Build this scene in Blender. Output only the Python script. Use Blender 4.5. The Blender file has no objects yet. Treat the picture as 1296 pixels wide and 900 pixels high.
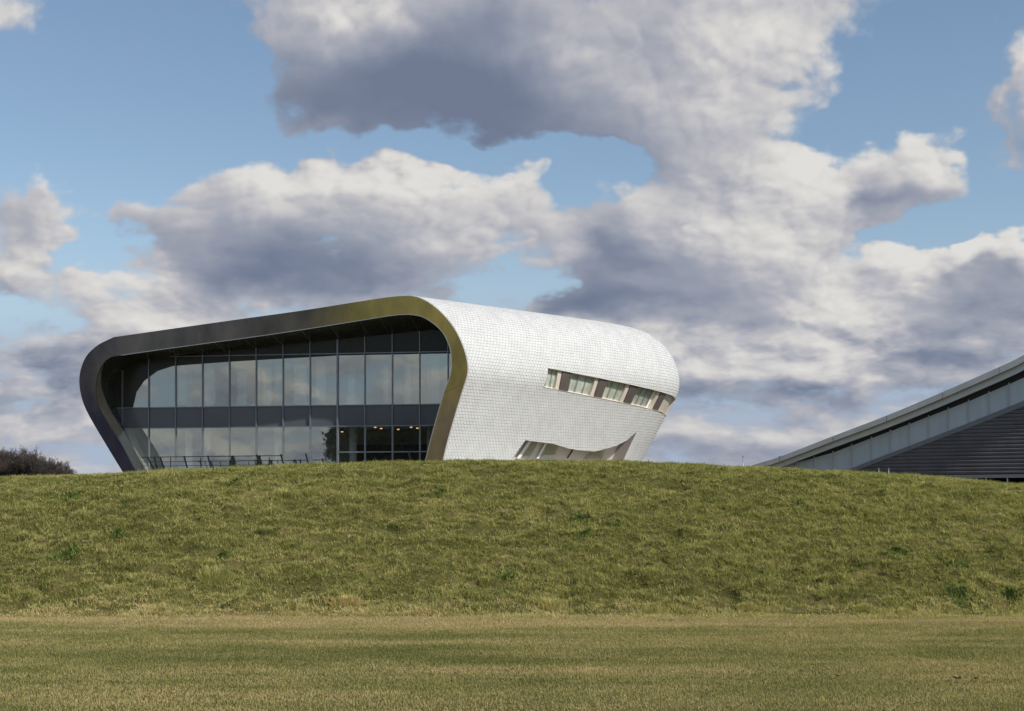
import bpy, bmesh, math, random
import numpy as np
from mathutils import Vector, Matrix, geometry

random.seed(7)
rng = np.random.default_rng(11)
scene = bpy.context.scene
COL = scene.collection

# ---------------------------------------------------------------- camera
EYE = 1.65          # eye height above the lawn
FP = 1800.0         # focal length in photo pixels (photo 1296 x 900)
HX, HY = 648.0, 640.0   # vanishing point of the level view axis
cam_d = bpy.data.cameras.new("camera")
cam = bpy.data.objects.new("camera", cam_d)
COL.objects.link(cam)
cam.location = (0, 0, EYE)
cam.rotation_euler = (math.radians(90), 0, 0)
cam_d.sensor_fit = 'HORIZONTAL'
cam_d.sensor_width = 36.0
cam_d.lens = FP / 1296.0 * 36.0
cam_d.shift_y = (HY - 450.0) / 1296.0
cam_d.clip_end = 8000
scene.camera = cam

SUN_EL, SUN_AZ = 41.0, 121.0     # azimuth clockwise from the view axis (+Y)
sun_dir = Vector((math.sin(math.radians(SUN_AZ)) * math.cos(math.radians(SUN_EL)),
                  math.cos(math.radians(SUN_AZ)) * math.cos(math.radians(SUN_EL)),
                  math.sin(math.radians(SUN_EL))))


def lin(r, g, b):
    f = lambda c: c / 12.92 if c <= 0.04045 else ((c + 0.055) / 1.055) ** 2.4
    return (f(r / 255), f(g / 255), f(b / 255), 1)


class NT:
    """little helper to wire shader nodes"""
    def __init__(self, tree):
        self.t = tree
        self.n = tree.nodes
        self.l = tree.links

    def node(self, typ, ins=(), **props):
        nd = self.n.new(typ)
        for k, v in props.items():
            setattr(nd, k, v)
        items = ins.items() if isinstance(ins, dict) else enumerate(ins)
        for k, v in items:
            if v is None:
                continue
            s = nd.inputs[k]
            if hasattr(v, 'is_output'):
                self.l.new(v, s)
            else:
                s.default_value = v
        return nd

    def math(self, op, a, b=None, c=None, clamp=False):
        nd = self.node('ShaderNodeMath', [a, b, c], operation=op)
        nd.use_clamp = clamp
        return nd.outputs[0]

    def vmath(self, op, a, b=None):
        nd = self.node('ShaderNodeVectorMath', [a, b], operation=op)
        return nd.outputs['Value'] if op in ('LENGTH', 'DOT_PRODUCT') else nd.outputs[0]

    def noise(self, vec, scale, detail=6, rough=0.55, lac=2.0, dist=0.0, dims='3D', color=False):
        nd = self.node('ShaderNodeTexNoise', {'Vector': vec, 'Scale': scale, 'Detail': detail,
                                              'Roughness': rough, 'Lacunarity': lac, 'Distortion': dist},
                       noise_dimensions=dims)
        return nd.outputs['Color' if color else 'Fac']

    def mixc(self, fac, a, b, blend='MIX'):
        nd = self.n.new('ShaderNodeMix')
        nd.data_type = 'RGBA'
        nd.blend_type = blend
        for idx, v in ((0, fac), (6, a), (7, b)):
            if hasattr(v, 'is_output'):
                self.l.new(v, nd.inputs[idx])
            else:
                nd.inputs[idx].default_value = v
        return nd.outputs[2]

    def smooth(self, x, a, b, lo=0.0, hi=1.0):
        nd = self.node('ShaderNodeMapRange', [x, a, b, lo, hi], interpolation_type='SMOOTHSTEP')
        return nd.outputs[0]

    def ramp(self, fac, stops, interp='LINEAR'):
        nd = self.n.new('ShaderNodeValToRGB')
        self.l.new(fac, nd.inputs[0])
        cr = nd.color_ramp
        cr.interpolation = interp
        while len(cr.elements) < len(stops):
            cr.elements.new(0.5)
        for e, (p, c) in zip(cr.elements, stops):
            e.position = p
            e.color = c if len(c) == 4 else (*c, 1)
        return nd.outputs[0]
# ---------------------------------------------------------------- sky, clouds, sun
def build_sky():
    w = bpy.data.worlds.new("World")
    scene.world = w
    w.use_nodes = True
    w.node_tree.nodes.clear()
    N = NT(w.node_tree)
    STR = 0.10
    sky = N.node('ShaderNodeTexSky', sky_type='NISHITA')
    sky.sun_disc = False
    sky.sun_elevation = math.radians(SUN_EL)
    sky.sun_rotation = math.radians(SUN_AZ)
    sky.altitude = 50
    sky.air_density = 1.0
    sky.dust_density = 0.6
    sky.ozone_density = 1.2
    d = N.node('ShaderNodeTexCoord').outputs['Generated']
    sep = N.node('ShaderNodeSeparateXYZ', [d])
    up = N.node('ShaderNodeCombineXYZ', [sep.outputs[0], sep.outputs[1], N.math('MAXIMUM', sep.outputs[2], 0.13)]).outputs[0]
    N.l.new(N.vmath('NORMALIZE', up), sky.inputs[0])
    ady = N.math('MAXIMUM', N.math('ABSOLUTE', sep.outputs[1]), 0.12)
    # tangent-plane coordinates of the sky direction; 1 unit = 1000 "cells", horizon at y = .64
    px = N.math('ADD', N.math('MULTIPLY', N.math('DIVIDE', sep.outputs[0], ady), 1.8), 0.648)
    py = N.math('SUBTRACT', 0.640, N.math('MULTIPLY', N.math('DIVIDE', sep.outputs[2], ady), 1.8))
    P = N.node('ShaderNodeCombineXYZ', [px, py, 0.0]).outputs[0]
    # noise space: flatter cells towards the horizon
    pyn = N.math('SUBTRACT', 0.0, N.math('MULTIPLY_ADD', N.math('POWER', N.math('MAXIMUM', py, 0.0), 2.0), 1.1, py))
    Q = N.node('ShaderNodeCombineXYZ', [px, pyn, N.math('MULTIPLY', sep.outputs[1], 0.12)]).outputs[0]

    def sub_half(c):
        return N.vmath('SUBTRACT', c, (0.5, 0.5, 0.5))

    def scalev(v, s):
        nd = N.node('ShaderNodeVectorMath', [v], operation='SCALE')
        nd.inputs['Scale'].default_value = s
        return nd.outputs[0]

    w1 = scalev(sub_half(N.noise(Q, 6.0, 2, 0.5, color=True, dims='2D')), 0.10)
    w2 = scalev(sub_half(N.noise(Q, 24.0, 2, 0.55, color=True, dims='2D')), 0.036)
    wsum = N.vmath('MULTIPLY', N.vmath('ADD', w1, w2), (1.0, 0.75, 0.0))
    PW = N.vmath('ADD', P, wsum)

    def blobs(vec, items, kind, grow):
        tot = 0.0
        for cx, cy, rx, ry, ang, s in items:
            src = vec
            if hasattr(tot, 'is_output'):   # evaluate one after the other (keeps the shader's stack small)
                src = N.node('ShaderNodeVectorMath', [tot, (1e-7, 1e-7, 0.0), vec], operation='MULTIPLY_ADD').outputs[0]
            g = N.node('ShaderNodeTexGradient', [src], gradient_type=kind)
            tm = g.texture_mapping
            tm.vector_type = 'TEXTURE'
            tm.translation = (cx / 1000, cy / 1000, 0)
            tm.rotation = (0, 0, math.radians(ang))
            tm.scale = (rx * grow / 1000, ry * grow / 1000, 1.0)
            tot = N.math('MULTIPLY_ADD', g.outputs['Fac'], s, tot)
        return tot

    # where the clouds are: centre x, y, radii, tilt, weight
    cover = [
        # the great cloud overhead
        (470, 45, 200, 175, 0, 1.0), (600, 95, 330, 115, 3, 1.1), (790, 60, 240, 170, 0, 1.0),
        (980, 45, 180, 135, -5, 1.0), (870, 150, 180, 60, 10, 0.5), (450, -120, 520, 170, 0, 1.0), (1000, -60, 200, 80, 0, .6),
        # middle left cloud
        (440, 235, 230, 75, 4, 1.0), (250, 265, 170, 60, -18, 0.75), (600, 285, 170, 85, 8, 1.0), (420, 290, 300, 50, 3, 0.7), (330, 305, 190, 60, 0, 0.7), (600, 70, 150, 80, 0, .6),
        # lower left bank
        (420, 345, 240, 55, 3, 0.95), (170, 395, 150, 75, -10, 0.95), (300, 400, 320, 60, 0, 0.7), (90, 450, 140, 60, 0, 0.6),
        # left cumulus, wisps and corner
        (20, 330, 115, 80, 0, 1.25), (55, 235, 65, 85, 5, 0.9), (0, 5, 85, 60, 0, 1.0), (0, 265, 60, 40, 0, .4),
        # right-centre mass
        (790, 300, 140, 95, -25, 0.9), (900, 290, 200, 110, 5, 1.1), (1020, 225, 90, 110, 12, 0.95), (960, 380, 330, 110, 0, 1.1),
        (740, 385, 150, 60, -5, 0.85), (940, 200, 120, 70, 0, 0.8), (690, 230, 70, 60, 0, 0.5),
        # small cumulus and its shadowed tail
        (1175, 215, 105, 85, -8, 1.2), (1090, 255, 95, 45, -12, 0.8), (1130, 260, 170, 45, 0, .3),
        # right edge
        (1285, 95, 110, 85, -15, 1.2), (1300, 195, 75, 55, 0, 0.6), (1180, 65, 50, 20, -25, 0.35),
        # lower right bank
        (1215, 365, 150, 75, -8, 1.0), (1300, 345, 75, 60, 0, 0.85), (1230, 420, 230, 80, 0, 0.9), (1060, 430, 200, 70, 0, 0.7),
        (720, 440, 300, 45, 0, .5), (1150, 335, 45, 40, 0, 1.0), (1228, 330, 60, 45, 0, .9), (1000, 470, 200, 50, 0, .8), (60, 470, 160, 50, 0, .7),
        (1050, 540, 250, 40, 0, .7), (1200, 470, 150, 45, 0, .7), (60, 560, 180, 40, 0, .7),
        # gaps of blue
        (520, 194, 260, 20, 3, -1.0), (690, 185, 90, 24, -4, -0.6), (140, 130, 220, 110, 0, -1.0), (250, 90, 90, 120, 0, -0.8),
        (1130, 120, 110, 50, -25, -1.0), (1040, 165, 110, 30, 10, -0.7), (1245, 270, 110, 38, 0, -1.0), (1210, 90, 60, 90, 0, -0.8),
        (650, 365, 75, 30, -20, -0.8), (130, 325, 110, 30, -8, -0.8), (720, 250, 30, 50, 0, -0.5), (40, 400, 60, 25, 0, -0.6),
        (738, 240, 50, 80, 10, -0.55), (770, 195, 90, 28, 12, -0.6), (815, 215, 75, 40, 25, -0.75),  (1240, 190, 28, 60, 10, -0.7), (1190, 315, 24, 30, 0, -.4), (690, 350, 60, 45, -20, -0.8), (120, 235, 45, 60, 0, -.4), (1140, 300, 70, 16, 0, -.4),
    ]
    # where they are sunlit (+) or in shade (-)
    light = [
        (410, 20, 95, 60, -35, 0.75), (500, 5, 70, 40, 0, 0.45), (545, 100, 270, 95, 4, -1.05), (420, 140, 130, 60, 10, -0.3),
        (640, 140, 180, 60, 0, -0.35), (720, 60, 90, 70, 20, 0.55), (830, 25, 70, 40, 0, -0.35), (960, 60, 170, 90, 0, 0.55),
        (830, 130, 120, 50, 0, 0.15), (650, 20, 90, 50, 0, -0.35), (560, 180, 260, 30, 2, -0.3), (450, -130, 500, 120, 0, -.2),
        (470, 215, 200, 45, 3, 0.5), (600, 300, 120, 55, 5, 0.42), (250, 275, 150, 50, -15, -0.2), (390, 300, 190, 28, 3, -0.2),
        (340, 240, 60, 40, 0, .3), (500, 255, 140, 25, 5, -.18),
        (310, 350, 140, 45, -6, -0.75), (450, 350, 180, 36, 8, -0.5), (190, 375, 80, 50, -20, 0.55), (90, 440, 110, 45, 0, -0.3),
        (340, 395, 160, 22, -4, .25),
        (25, 330, 85, 50, 0, 0.5), (20, 372, 90, 20, 0, -0.3), (55, 215, 45, 45, 0, 0.35), (5, 10, 60, 40, 0, 0.3), (0, 265, 60, 40, 0, -.3),
        (780, 300, 110, 75, -35, -0.48), (850, 325, 150, 28, 5, -0.42), (740, 375, 120, 40, -8, -0.65), (870, 385, 160, 34, 0, -0.38),
        (900, 285, 120, 40, 10, 0.4), (1030, 205, 60, 60, 30, 0.6), (1020, 255, 70, 40, 0, 0.35), (930, 250, 80, 30, 0, -0.3),
        (1000, 300, 120, 40, 0, 0.35), (1060, 375, 130, 40, 0, 0.2), (960, 240, 90, 40, 0, .2),
        (1185, 205, 70, 50, -10, 0.6), (1095, 255, 70, 30, -15, -0.6), (1160, 250, 60, 20, 0, -.2),
        (1280, 90, 60, 55, 0, 0.4), (1295, 185, 80, 50, 0, -0.45), (1240, 120, 40, 40, 0, -.25),
        (1150, 335, 26, 26, 0, 0.7), (1228, 328, 34, 26, 0, 0.5), (1285, 318, 36, 24, -20, 0.5), (1260, 345, 50, 20, 0, -.3), (1190, 345, 26, 18, 0, -.3), (1240, 385, 120, 50, 0, -0.4),
        (1010, 400, 90, 40, 0, .2), (1170, 440, 140, 40, 0, -0.4), (960, 470, 80, 40, 0, 0.35), (1060, 390, 60, 50, 0, .25),
        (880, 430, 150, 20, 0, .2), (940, 330, 130, 26, 5, .35), (1085, 400, 90, 36, -8, .4), (1150, 300, 70, 22, 0, .3), (800, 345, 60, 20, 10, .25), (1020, 440, 120, 24, 0, .3),
        (880, 250, 60, 30, 0, .25), (1130, 430, 60, 26, 0, .3), (700, 420, 90, 20, 0, .2), (1000, 505, 160, 25, 0, -.3), (60, 500, 60, 25, 0, .3), (110, 470, 120, 25, 0, -.25),
    ]
    C = N.math('MINIMUM', blobs(PW, cover, 'SPHERICAL', 1.12), 1.12)
    C_up = N.math('MINIMUM', blobs(N.vmath('ADD', PW, (0.012, -0.030, 0.0)), cover, 'SPHERICAL', 1.12), 1.12)
    topness = N.math('SUBTRACT', C, N.math('MAXIMUM', C_up, -0.2))
    # rows of low cloud that close in towards the horizon
    dk = N.smooth(py, 0.35, 0.46)
    LQ = N.vmath('ADD', N.vmath('MULTIPLY', P, (6.5, 17.0, 0.0)), scalev(wsum, 4.0))
    n_low = N.noise(LQ, 1.0, 6, 0.52, dims='2D')
    n_low2 = N.noise(N.vmath('ADD', LQ, (0.10, -0.26, 0.0)), 1.0, 4, 0.52, dims='2D')
    rel_low = N.math('MULTIPLY', N.math('SUBTRACT', n_low, n_low2), dk)
    C = N.math('MAXIMUM', C, N.math('MULTIPLY', dk, N.math('MULTIPLY_ADD', N.math('SUBTRACT', n_low, 0.5), 1.9, 0.80)))
    n_big = N.noise(Q, 6.5, 7, 0.54, dims='2D')
    n_med = N.noise(N.vmath('ADD', Q, (3.1, 1.7, 0.4)), 26.0, 5, 0.60, dims='2D')
    vor = N.node('ShaderNodeTexVoronoi', {'Vector': N.vmath('ADD', Q, scalev(wsum, 0.6)), 'Scale': 15.0, 'Detail': 2.0,
                                          'Roughness': 0.5}, feature='F1', voronoi_dimensions='2D').outputs['Distance']
    cs = N.math('MULTIPLY_ADD', N.math('SUBTRACT', n_big, 0.5), 1.2, C)
    cs = N.math('MULTIPLY_ADD', N.math('SUBTRACT', n_med, 0.5), 0.38, cs)
    cs = N.math('MULTIPLY_ADD', N.math('SUBTRACT', 0.42, vor), 0.32, cs)
    alpha = N.smooth(cs, 0.24, N.smooth(py, 0.3, 0.5, 0.70, 0.85))
    # relief: the same noise a little towards the sun (up and to the right)
    n_off = N.noise(N.vmath('ADD', Q, (0.016, 0.026, 0.0)), 6.5, 5, 0.54, dims='2D')
    rel = N.math('SUBTRACT', n_big, n_off)
    vq = N.vmath('ADD', Q, scalev(wsum, 0.6))
    vor2 = N.node('ShaderNodeTexVoronoi', {'Vector': N.vmath('ADD', vq, (0.008, 0.011, 0.0)), 'Scale': 15.0, 'Detail': 2.0,
                                           'Roughness': 0.5}, feature='F1', voronoi_dimensions='2D').outputs['Distance']
    relv = N.math('SUBTRACT', vor2, vor)
    L = blobs(PW, light, 'QUADRATIC_SPHERE', 1.8)
    lump = N.smooth(L, -0.35, 0.5, 0.25, 1.0)       # lumps show where the sun strikes, bases stay smooth
    R = N.math('MULTIPLY', rel, 0.9)
    R = N.math('MULTIPLY_ADD', relv, 0.38, R)
    R = N.math('MULTIPLY_ADD', N.math('SUBTRACT', n_med, 0.5), 0.26, R)
    R = N.math('MULTIPLY_ADD', N.math('SUBTRACT', 0.42, vor), 0.16, R)
    I = N.math('MULTIPLY_ADD', L, 0.95, 0.66)
    I = N.math('MULTIPLY_ADD', R, lump, I)
    I = N.math('MULTIPLY_ADD', topness, 0.42, I)
    I = N.math('MULTIPLY_ADD', rel_low, 2.0, I)
    I = N.math('MULTIPLY_ADD', N.math('SUBTRACT', n_big, 0.5), 0.35, I)
    # thick middles are greyer, edges turned to the sun whiter
    I = N.math('MULTIPLY_ADD', N.smooth(cs, 0.5, 1.3), -0.12, I)
    # towards the horizon contrast fades
    hz = N.smooth(py, 0.42, 0.62, 1.0, 0.7)
    I = N.math('MULTIPLY_ADD', N.math('SUBTRACT', I, 0.50), hz, 0.50)
    I = N.node('ShaderNodeMapRange', [I, -0.25, 1.2, 0.0, 1.0]).outputs[0]
    k = 1.0 / STR
    sc = lambda c: tuple(x * 1.0 for x in c[:3]) + (1,)
    ccol = N.ramp(I, [(0.0, lin(108, 119, 143)), (0.25, lin(130, 139, 159)), (0.45, lin(157, 162, 175)),
                      (0.62, lin(182, 182, 190)), (0.80, lin(210, 208, 206)), (1.0, lin(226, 224, 220))], 'B_SPLINE')
    nd = N.node('ShaderNodeVectorMath', [ccol], operation='SCALE')
    nd.inputs['Scale'].default_value = k
    ccol = nd.outputs[0]
    blue = N.mixc(1.0, sky.outputs[0], SKY_TINT, 'MULTIPLY')
    blue = N.mixc(N.smooth(py, 0.25, 0.58, 0.0, 0.85), blue, tuple(c * k for c in lin(166, 177, 198)[:3]) + (1,))
    col = N.mixc(alpha, blue, ccol)
    bg = N.node('ShaderNodeBackground', [col, STR])
    out = N.node('ShaderNodeOutputWorld', [bg.outputs[0]])
    w.cycles.sampling_method = 'MANUAL'
    w.cycles.sample_map_resolution = 512


SKY_TINT = (1.24, 1.24, 1.20, 1)
build_sky()
sd = bpy.data.lights.new("sun", 'SUN')
sd.energy = 5.0
sd.angle = math.radians(0.6)
sd.color = (1.0, 0.95, 0.87)
sun = bpy.data.objects.new("sun", sd)
COL.objects.link(sun)
sun.rotation_euler = sun_dir.to_track_quat('Z', 'Y').to_euler()
scene.view_settings.view_transform = 'Standard'
scene.view_settings.look = 'None'
scene.view_settings.gamma = 1
scene.view_settings.exposure = 0
scene.view_settings.use_curve_mapping = False
# ---------------------------------------------------------------- mesh helpers
def ray(px, py):
    return Vector(((px - HX) / FP, 1.0, (HY - py) / FP))


def at(px, py, Y):
    r = ray(px, py)
    return Vector((r.x * Y, Y, EYE + r.z * Y))


class MB:
    """collects faces and links them as one mesh object"""
    def __init__(self):
        self.v, self.f, self.m = [], [], []

    def face(self, pts, mi=0):
        b = len(self.v)
        self.v.extend(tuple(p) for p in pts)
        self.f.append(tuple(range(b, b + len(pts))))
        self.m.append(mi)

    def hexa(self, a, b, mi=0):
        """prism between two equal polygons a (front) and b (back)"""
        n = len(a)
        o = len(self.v)
        self.v.extend(tuple(p) for p in a)
        self.v.extend(tuple(p) for p in b)
        self.f.append(tuple(range(o, o + n)))
        self.f.append(tuple(reversed(range(o + n, o + 2 * n))))
        self.m += [mi, mi]
        for i in range(n):
            j = (i + 1) % n
            self.f.append((o + i, o + n + i, o + n + j, o + j))
            self.m.append(mi)

    def bar(self, p, q, w, d, side=None, mi=0):
        """rectangular bar from p to q, width w across `side`, depth d"""
        p, q = Vector(p), Vector(q)
        ax = (q - p).normalized()
        s = Vector(side) if side is not None else ax.orthogonal()
        s = (s - ax * s.dot(ax)).normalized()
        t = ax.cross(s)
        def ring(c):
            return [c - s * w / 2 - t * d / 2, c + s * w / 2 - t * d / 2, c + s * w / 2 + t * d / 2, c - s * w / 2 + t * d / 2]
        self.hexa(ring(p), ring(q), mi)

    def tube(self, pts, radii, n=6, mi=0):
        rings = []
        for i, p in enumerate(pts):
            p = Vector(p)
            a = Vector(pts[min(i + 1, len(pts) - 1)]) - Vector(pts[max(i - 1, 0)])
            a.normalize()
            s = a.cross(Vector((0.13, 0.95, 0.21))).normalized()
            t = a.cross(s)
            o = len(self.v)
            for k in range(n):
                an = 2 * math.pi * k / n
                self.v.append(tuple(p + (s * math.cos(an) + t * math.sin(an)) * radii[i]))
            rings.append(o)
        for a, b in zip(rings, rings[1:]):
            for k in range(n):
                self.f.append((a + k, a + (k + 1) % n, b + (k + 1) % n, b + k))
                self.m.append(mi)
        self.f.append(tuple(rings[0] + k for k in reversed(range(n))))
        self.f.append(tuple(rings[-1] + k for k in range(n)))
        self.m += [mi, mi]

    def build(self, name, mats, parent=None, smooth=False):
        me = bpy.data.meshes.new(name)
        me.from_pydata(self.v, [], self.f)
        for mt in (mats if isinstance(mats, (list, tuple)) else [mats]):
            me.materials.append(mt)
        me.polygons.foreach_set('material_index', self.m)
        if smooth:
            me.polygons.foreach_set('use_smooth', [True] * len(self.f))
        me.validate()
        o = bpy.data.objects.new(name, me)
        COL.objects.link(o)
        if parent is not None:
            o.parent = parent
            o.matrix_parent_inverse = Matrix.Translation(parent.location).inverted()
        return o


def numpy_mesh(name, verts, faces_flat, loop_total, mats, attrs=(), smooth=False):
    me = bpy.data.meshes.new(name)
    nv, nf = len(verts), len(loop_total)
    me.vertices.add(nv)
    me.vertices.foreach_set('co', np.asarray(verts, np.float32).ravel())
    me.loops.add(len(faces_flat))
    me.loops.foreach_set('vertex_index', np.asarray(faces_flat, np.int32))
    me.polygons.add(nf)
    ls = np.zeros(nf, np.int32)
    ls[1:] = np.cumsum(loop_total)[:-1]
    me.polygons.foreach_set('loop_start', ls)
    if smooth:
        me.polygons.foreach_set('use_smooth', np.ones(nf, bool))
    for an, data in attrs:
        a = me.attributes.new(an, 'FLOAT', 'POINT')
        a.data.foreach_set('value', np.asarray(data, np.float32))
    me.update(calc_edges=True)
    me.validate()
    for mt in mats:
        me.materials.append(mt)
    o = bpy.data.objects.new(name, me)
    COL.objects.link(o)
    return o


def empty(name, loc, label=None, cat=None, group=None):
    o = bpy.data.objects.new(name, None)
    o.empty_display_size = 0.3
    COL.objects.link(o)
    o.location = loc
    tag(o, label, cat, group)
    return o


def tag(o, label=None, cat=None, group=None, kind=None):
    for k, v in (('label', label), ('category', cat), ('group', group), ('kind', kind)):
        if v:
            o[k] = v
    return o


def arclen(pts):
    p = np.array([tuple(q) for q in pts])
    d = np.r_[0, np.cumsum(np.linalg.norm(np.diff(p, axis=0), axis=1))]
    return p, d / d[-1]


def catmull(pts, per=6):
    """smooth a polyline through its points"""
    p = np.array([tuple(q) for q in pts], float)
    ext = np.vstack([2 * p[0] - p[1], p, 2 * p[-1] - p[-2]])
    out = []
    for i in range(1, len(ext) - 2):
        p0, p1, p2, p3 = ext[i - 1:i + 3]
        for t in np.arange(per) / per:
            out.append(0.5 * (2 * p1 + (p2 - p0) * t + (2 * p0 - 5 * p1 + 4 * p2 - p3) * t * t + (3 * p1 - p0 - 3 * p2 + p3) * t ** 3))
    out.append(p[-1])
    return np.array(out)


def resample(pts, n):
    p, d = arclen(pts)
    u = np.linspace(0, 1, n)
    return np.stack([np.interp(u, d, p[:, k]) for k in range(p.shape[1])], 1)


# hash-based value noise for the terrain
_perm = np.random.default_rng(5).permutation(4096)
_val = np.random.default_rng(6).random(4096)


def vnoise(x, y):
    xi, yi = np.floor(x).astype(np.int64), np.floor(y).astype(np.int64)
    fx, fy = x - xi, y - yi
    fx, fy = fx * fx * (3 - 2 * fx), fy * fy * (3 - 2 * fy)
    h = lambda a, b: _val[_perm[(a + _perm[b & 4095]) & 4095]]
    return (h(xi, yi) * (1 - fx) + h(xi + 1, yi) * fx) * (1 - fy) + (h(xi, yi + 1) * (1 - fx) + h(xi + 1, yi + 1) * fx) * fy


def fbm(x, y, oct=4, gain=0.5):
    s, a, t = 0, 1.0, 0
    for i in range(oct):
        s = s + a * vnoise(x * 2 ** i + 17.3 * i, y * 2 ** i + 9.1 * i)
        t += a
        a *= gain
    return s / t


# ---------------------------------------------------------------- materials
def material(name):
    m = bpy.data.materials.new(name)
    m.use_nodes = True
    m.node_tree.nodes.clear()
    return m, NT(m.node_tree)


def principled(name, color, rough=0.5, metal=0.0, var=0.0, var_scale=3.0, spec=0.5, bump=0.0, bump_scale=40.0, streak=False):
    m, N = material(name)
    pos = N.node('ShaderNodeNewGeometry').outputs['Position']
    c = (*color[:3], 1)
    vec = pos
    if streak:
        vec = N.vmath('MULTIPLY', pos, (1, 1, 0.12))
    if var:
        n = N.noise(vec, var_scale, 5, 0.6)
        dk = tuple(x * (1 - var) for x in c[:3]) + (1,)
        lt = tuple(min(1, x * (1 + var)) for x in c[:3]) + (1,)
        col = N.mixc(N.smooth(n, 0.3, 0.7), dk, lt)
        rg = N.math('MULTIPLY_ADD', N.math('SUBTRACT', n, 0.5), 0.25, rough)
    else:
        col, rg = c, rough
    b = N.node('ShaderNodeBsdfPrincipled', {'Base Color': col, 'Roughness': rg, 'Metallic': metal, 'Specular IOR Level': spec})
    if bump:
        bn = N.node('ShaderNodeBump', {'Height': N.noise(pos, bump_scale, 4, 0.6), 'Strength': bump, 'Distance': 0.02})
        N.l.new(bn.outputs[0], b.inputs['Normal'])
    N.node('ShaderNodeOutputMaterial', [b.outputs[0]])
    return m


def glass(name, tint, refl, through=0.5, rough=0.012, wave=0.0, film=0.0):
    """coated facade glass: part mirror, part clear tinted pane"""
    m, N = material(name)
    pos = N.node('ShaderNodeNewGeometry').outputs['Position']
    gl = N.node('ShaderNodeBsdfGlossy', {'Color': refl, 'Roughness': rough})
    if wave:
        bn = N.node('ShaderNodeBump', {'Height': N.noise(pos, 0.55, 3, 0.5), 'Strength': wave, 'Distance': 0.05})
        N.l.new(bn.outputs[0], gl.inputs['Normal'])
    tr = N.node('ShaderNodeBsdfTransparent', {'Color': tint})
    geo = N.node('ShaderNodeNewGeometry')
    cs = N.math('ABSOLUTE', N.vmath('DOT_PRODUCT', geo.outputs['Normal'], geo.outputs['Incoming']))
    fr = N.math('MULTIPLY_ADD', N.math('POWER', N.math('SUBTRACT', 1.0, cs, None, True), 5.0), 0.96, 0.04)
    fac = N.math('MULTIPLY_ADD', fr, through, 1.0 - through, clamp=True)
    mx = N.node('ShaderNodeMixShader', [fac, tr.outputs[0], gl.outputs[0]])
    N.node('ShaderNodeOutputMaterial', [mx.outputs[0]])
    return m


M = {}
M['tile'] = principled('white_shingle', (0.535, 0.535, 0.525), 0.5, 0, 0.05, 1.3, 0.35)
M['joint'] = principled('shingle_joint', (0.41, 0.41, 0.40), 0.8)
M['roof'] = principled('roof_membrane', (0.55, 0.55, 0.54), 0.6, 0, 0.1, 0.8)
M['soffit'] = principled('soffit_metal', (0.105, 0.10, 0.085), 0.24, 0.75, 0.15, 0.7)
M['mullion'] = principled('grey_aluminium', (0.23, 0.25, 0.27), 0.38, 0.55, 0.08, 2.0)
M['seam'] = principled('pale_trim', (0.42, 0.43, 0.42), 0.4, 0.6)
M['glass'] = glass('facade_glass', (0.88, 0.92, 0.89, 1), (0.78, 0.82, 0.75, 1), 0.56, 0.015, 0.06)
M['spandrel'] = principled('spandrel_glass', (0.085, 0.090, 0.098), 0.18, 0.0, 0.10, 0.35, 0.6)
M['dark_pane'] = principled('dark_opaque_panel', (0.036, 0.035, 0.026), 0.25, 0.0, 0.1, 0.5, 0.25)
M['interior'] = principled('interior_plaster', (0.76, 0.76, 0.72), 0.8, 0, 0.05)
M['interior_floor'] = principled('interior_floor', (0.22, 0.21, 0.20), 0.5, 0, 0.1)
M['column'] = principled('white_column', (0.75, 0.76, 0.74), 0.6)
M['blind'] = principled('pale_blind', (0.70, 0.74, 0.72), 0.8, 0, 0.06, 2.5)
M['tan'] = principled('tan_panel', (0.60, 0.53, 0.45), 0.45, 0.1, 0.06, 1.0)
M['brown'] = principled('brown_panel', (0.105, 0.085, 0.075), 0.42, 0.15, 0.10, 1.0)
M['mauve'] = principled('mauve_panel', (0.33, 0.285, 0.265), 0.5, 0.05, 0.08, 1.0)
M['strip_glass'] = glass('strip_window_glass', (0.94, 0.95, 0.93, 1), (0.66, 0.70, 0.69, 1), 0.88, 0.02, 0.06)
M['shade'] = principled('window_blind', (0.80, 0.82, 0.77), 0.75, 0, 0.16, 1.2)
M['plinth'] = principled('concrete_plinth', (0.34, 0.34, 0.33), 0.8, 0, 0.12, 1.0, bump=0.2)
M['rail'] = principled('dark_railing', (0.028, 0.026, 0.028), 0.45, 0.4)
M['zinc'] = principled('zinc_fascia', (0.46, 0.46, 0.455), 0.45, 0.35, 0.10, 0.6, streak=True)
M['gutter'] = principled('pale_gutter', (0.56, 0.57, 0.57), 0.42, 0.3, 0.08, 0.8)
M['dark'] = principled('near_black', (0.03, 0.03, 0.033), 0.7)
M['polycarb'] = principled('translucent_panel', (0.46, 0.51, 0.555), 0.35, 0.0, 0.06, 1.4, streak=True)
M['trim_dark'] = principled('dark_grey_trim', (0.19, 0.19, 0.205), 0.5, 0.2, 0.08)
M['louvre'] = principled('slate_louvre', (0.17, 0.16, 0.185), 0.45, 0.25, 0.12, 0.9)
M['hall_glass'] = glass('hall_glass', (0.3, 0.34, 0.36, 1), (0.5, 0.55, 0.58, 1), 0.55)
M['bark'] = principled('dark_bark', (0.036, 0.027, 0.022), 0.9, 0, 0.25, 4.0)
M['leaf_dead'] = principled('dead_leaf', (0.27, 0.15, 0.08), 0.7, 0, 0.3, 30.0)
M['shrub'] = principled('dark_evergreen', (0.018, 0.026, 0.016), 0.8, 0, 0.3, 9.0)
M['lamp'] = None
_m, _N = material('lamp_glow')
_e = _N.node('ShaderNodeEmission', {'Color': (1.0, 0.60, 0.28, 1), 'Strength': 1.7})
_N.node('ShaderNodeOutputMaterial', [_e.outputs[0]])
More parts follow.
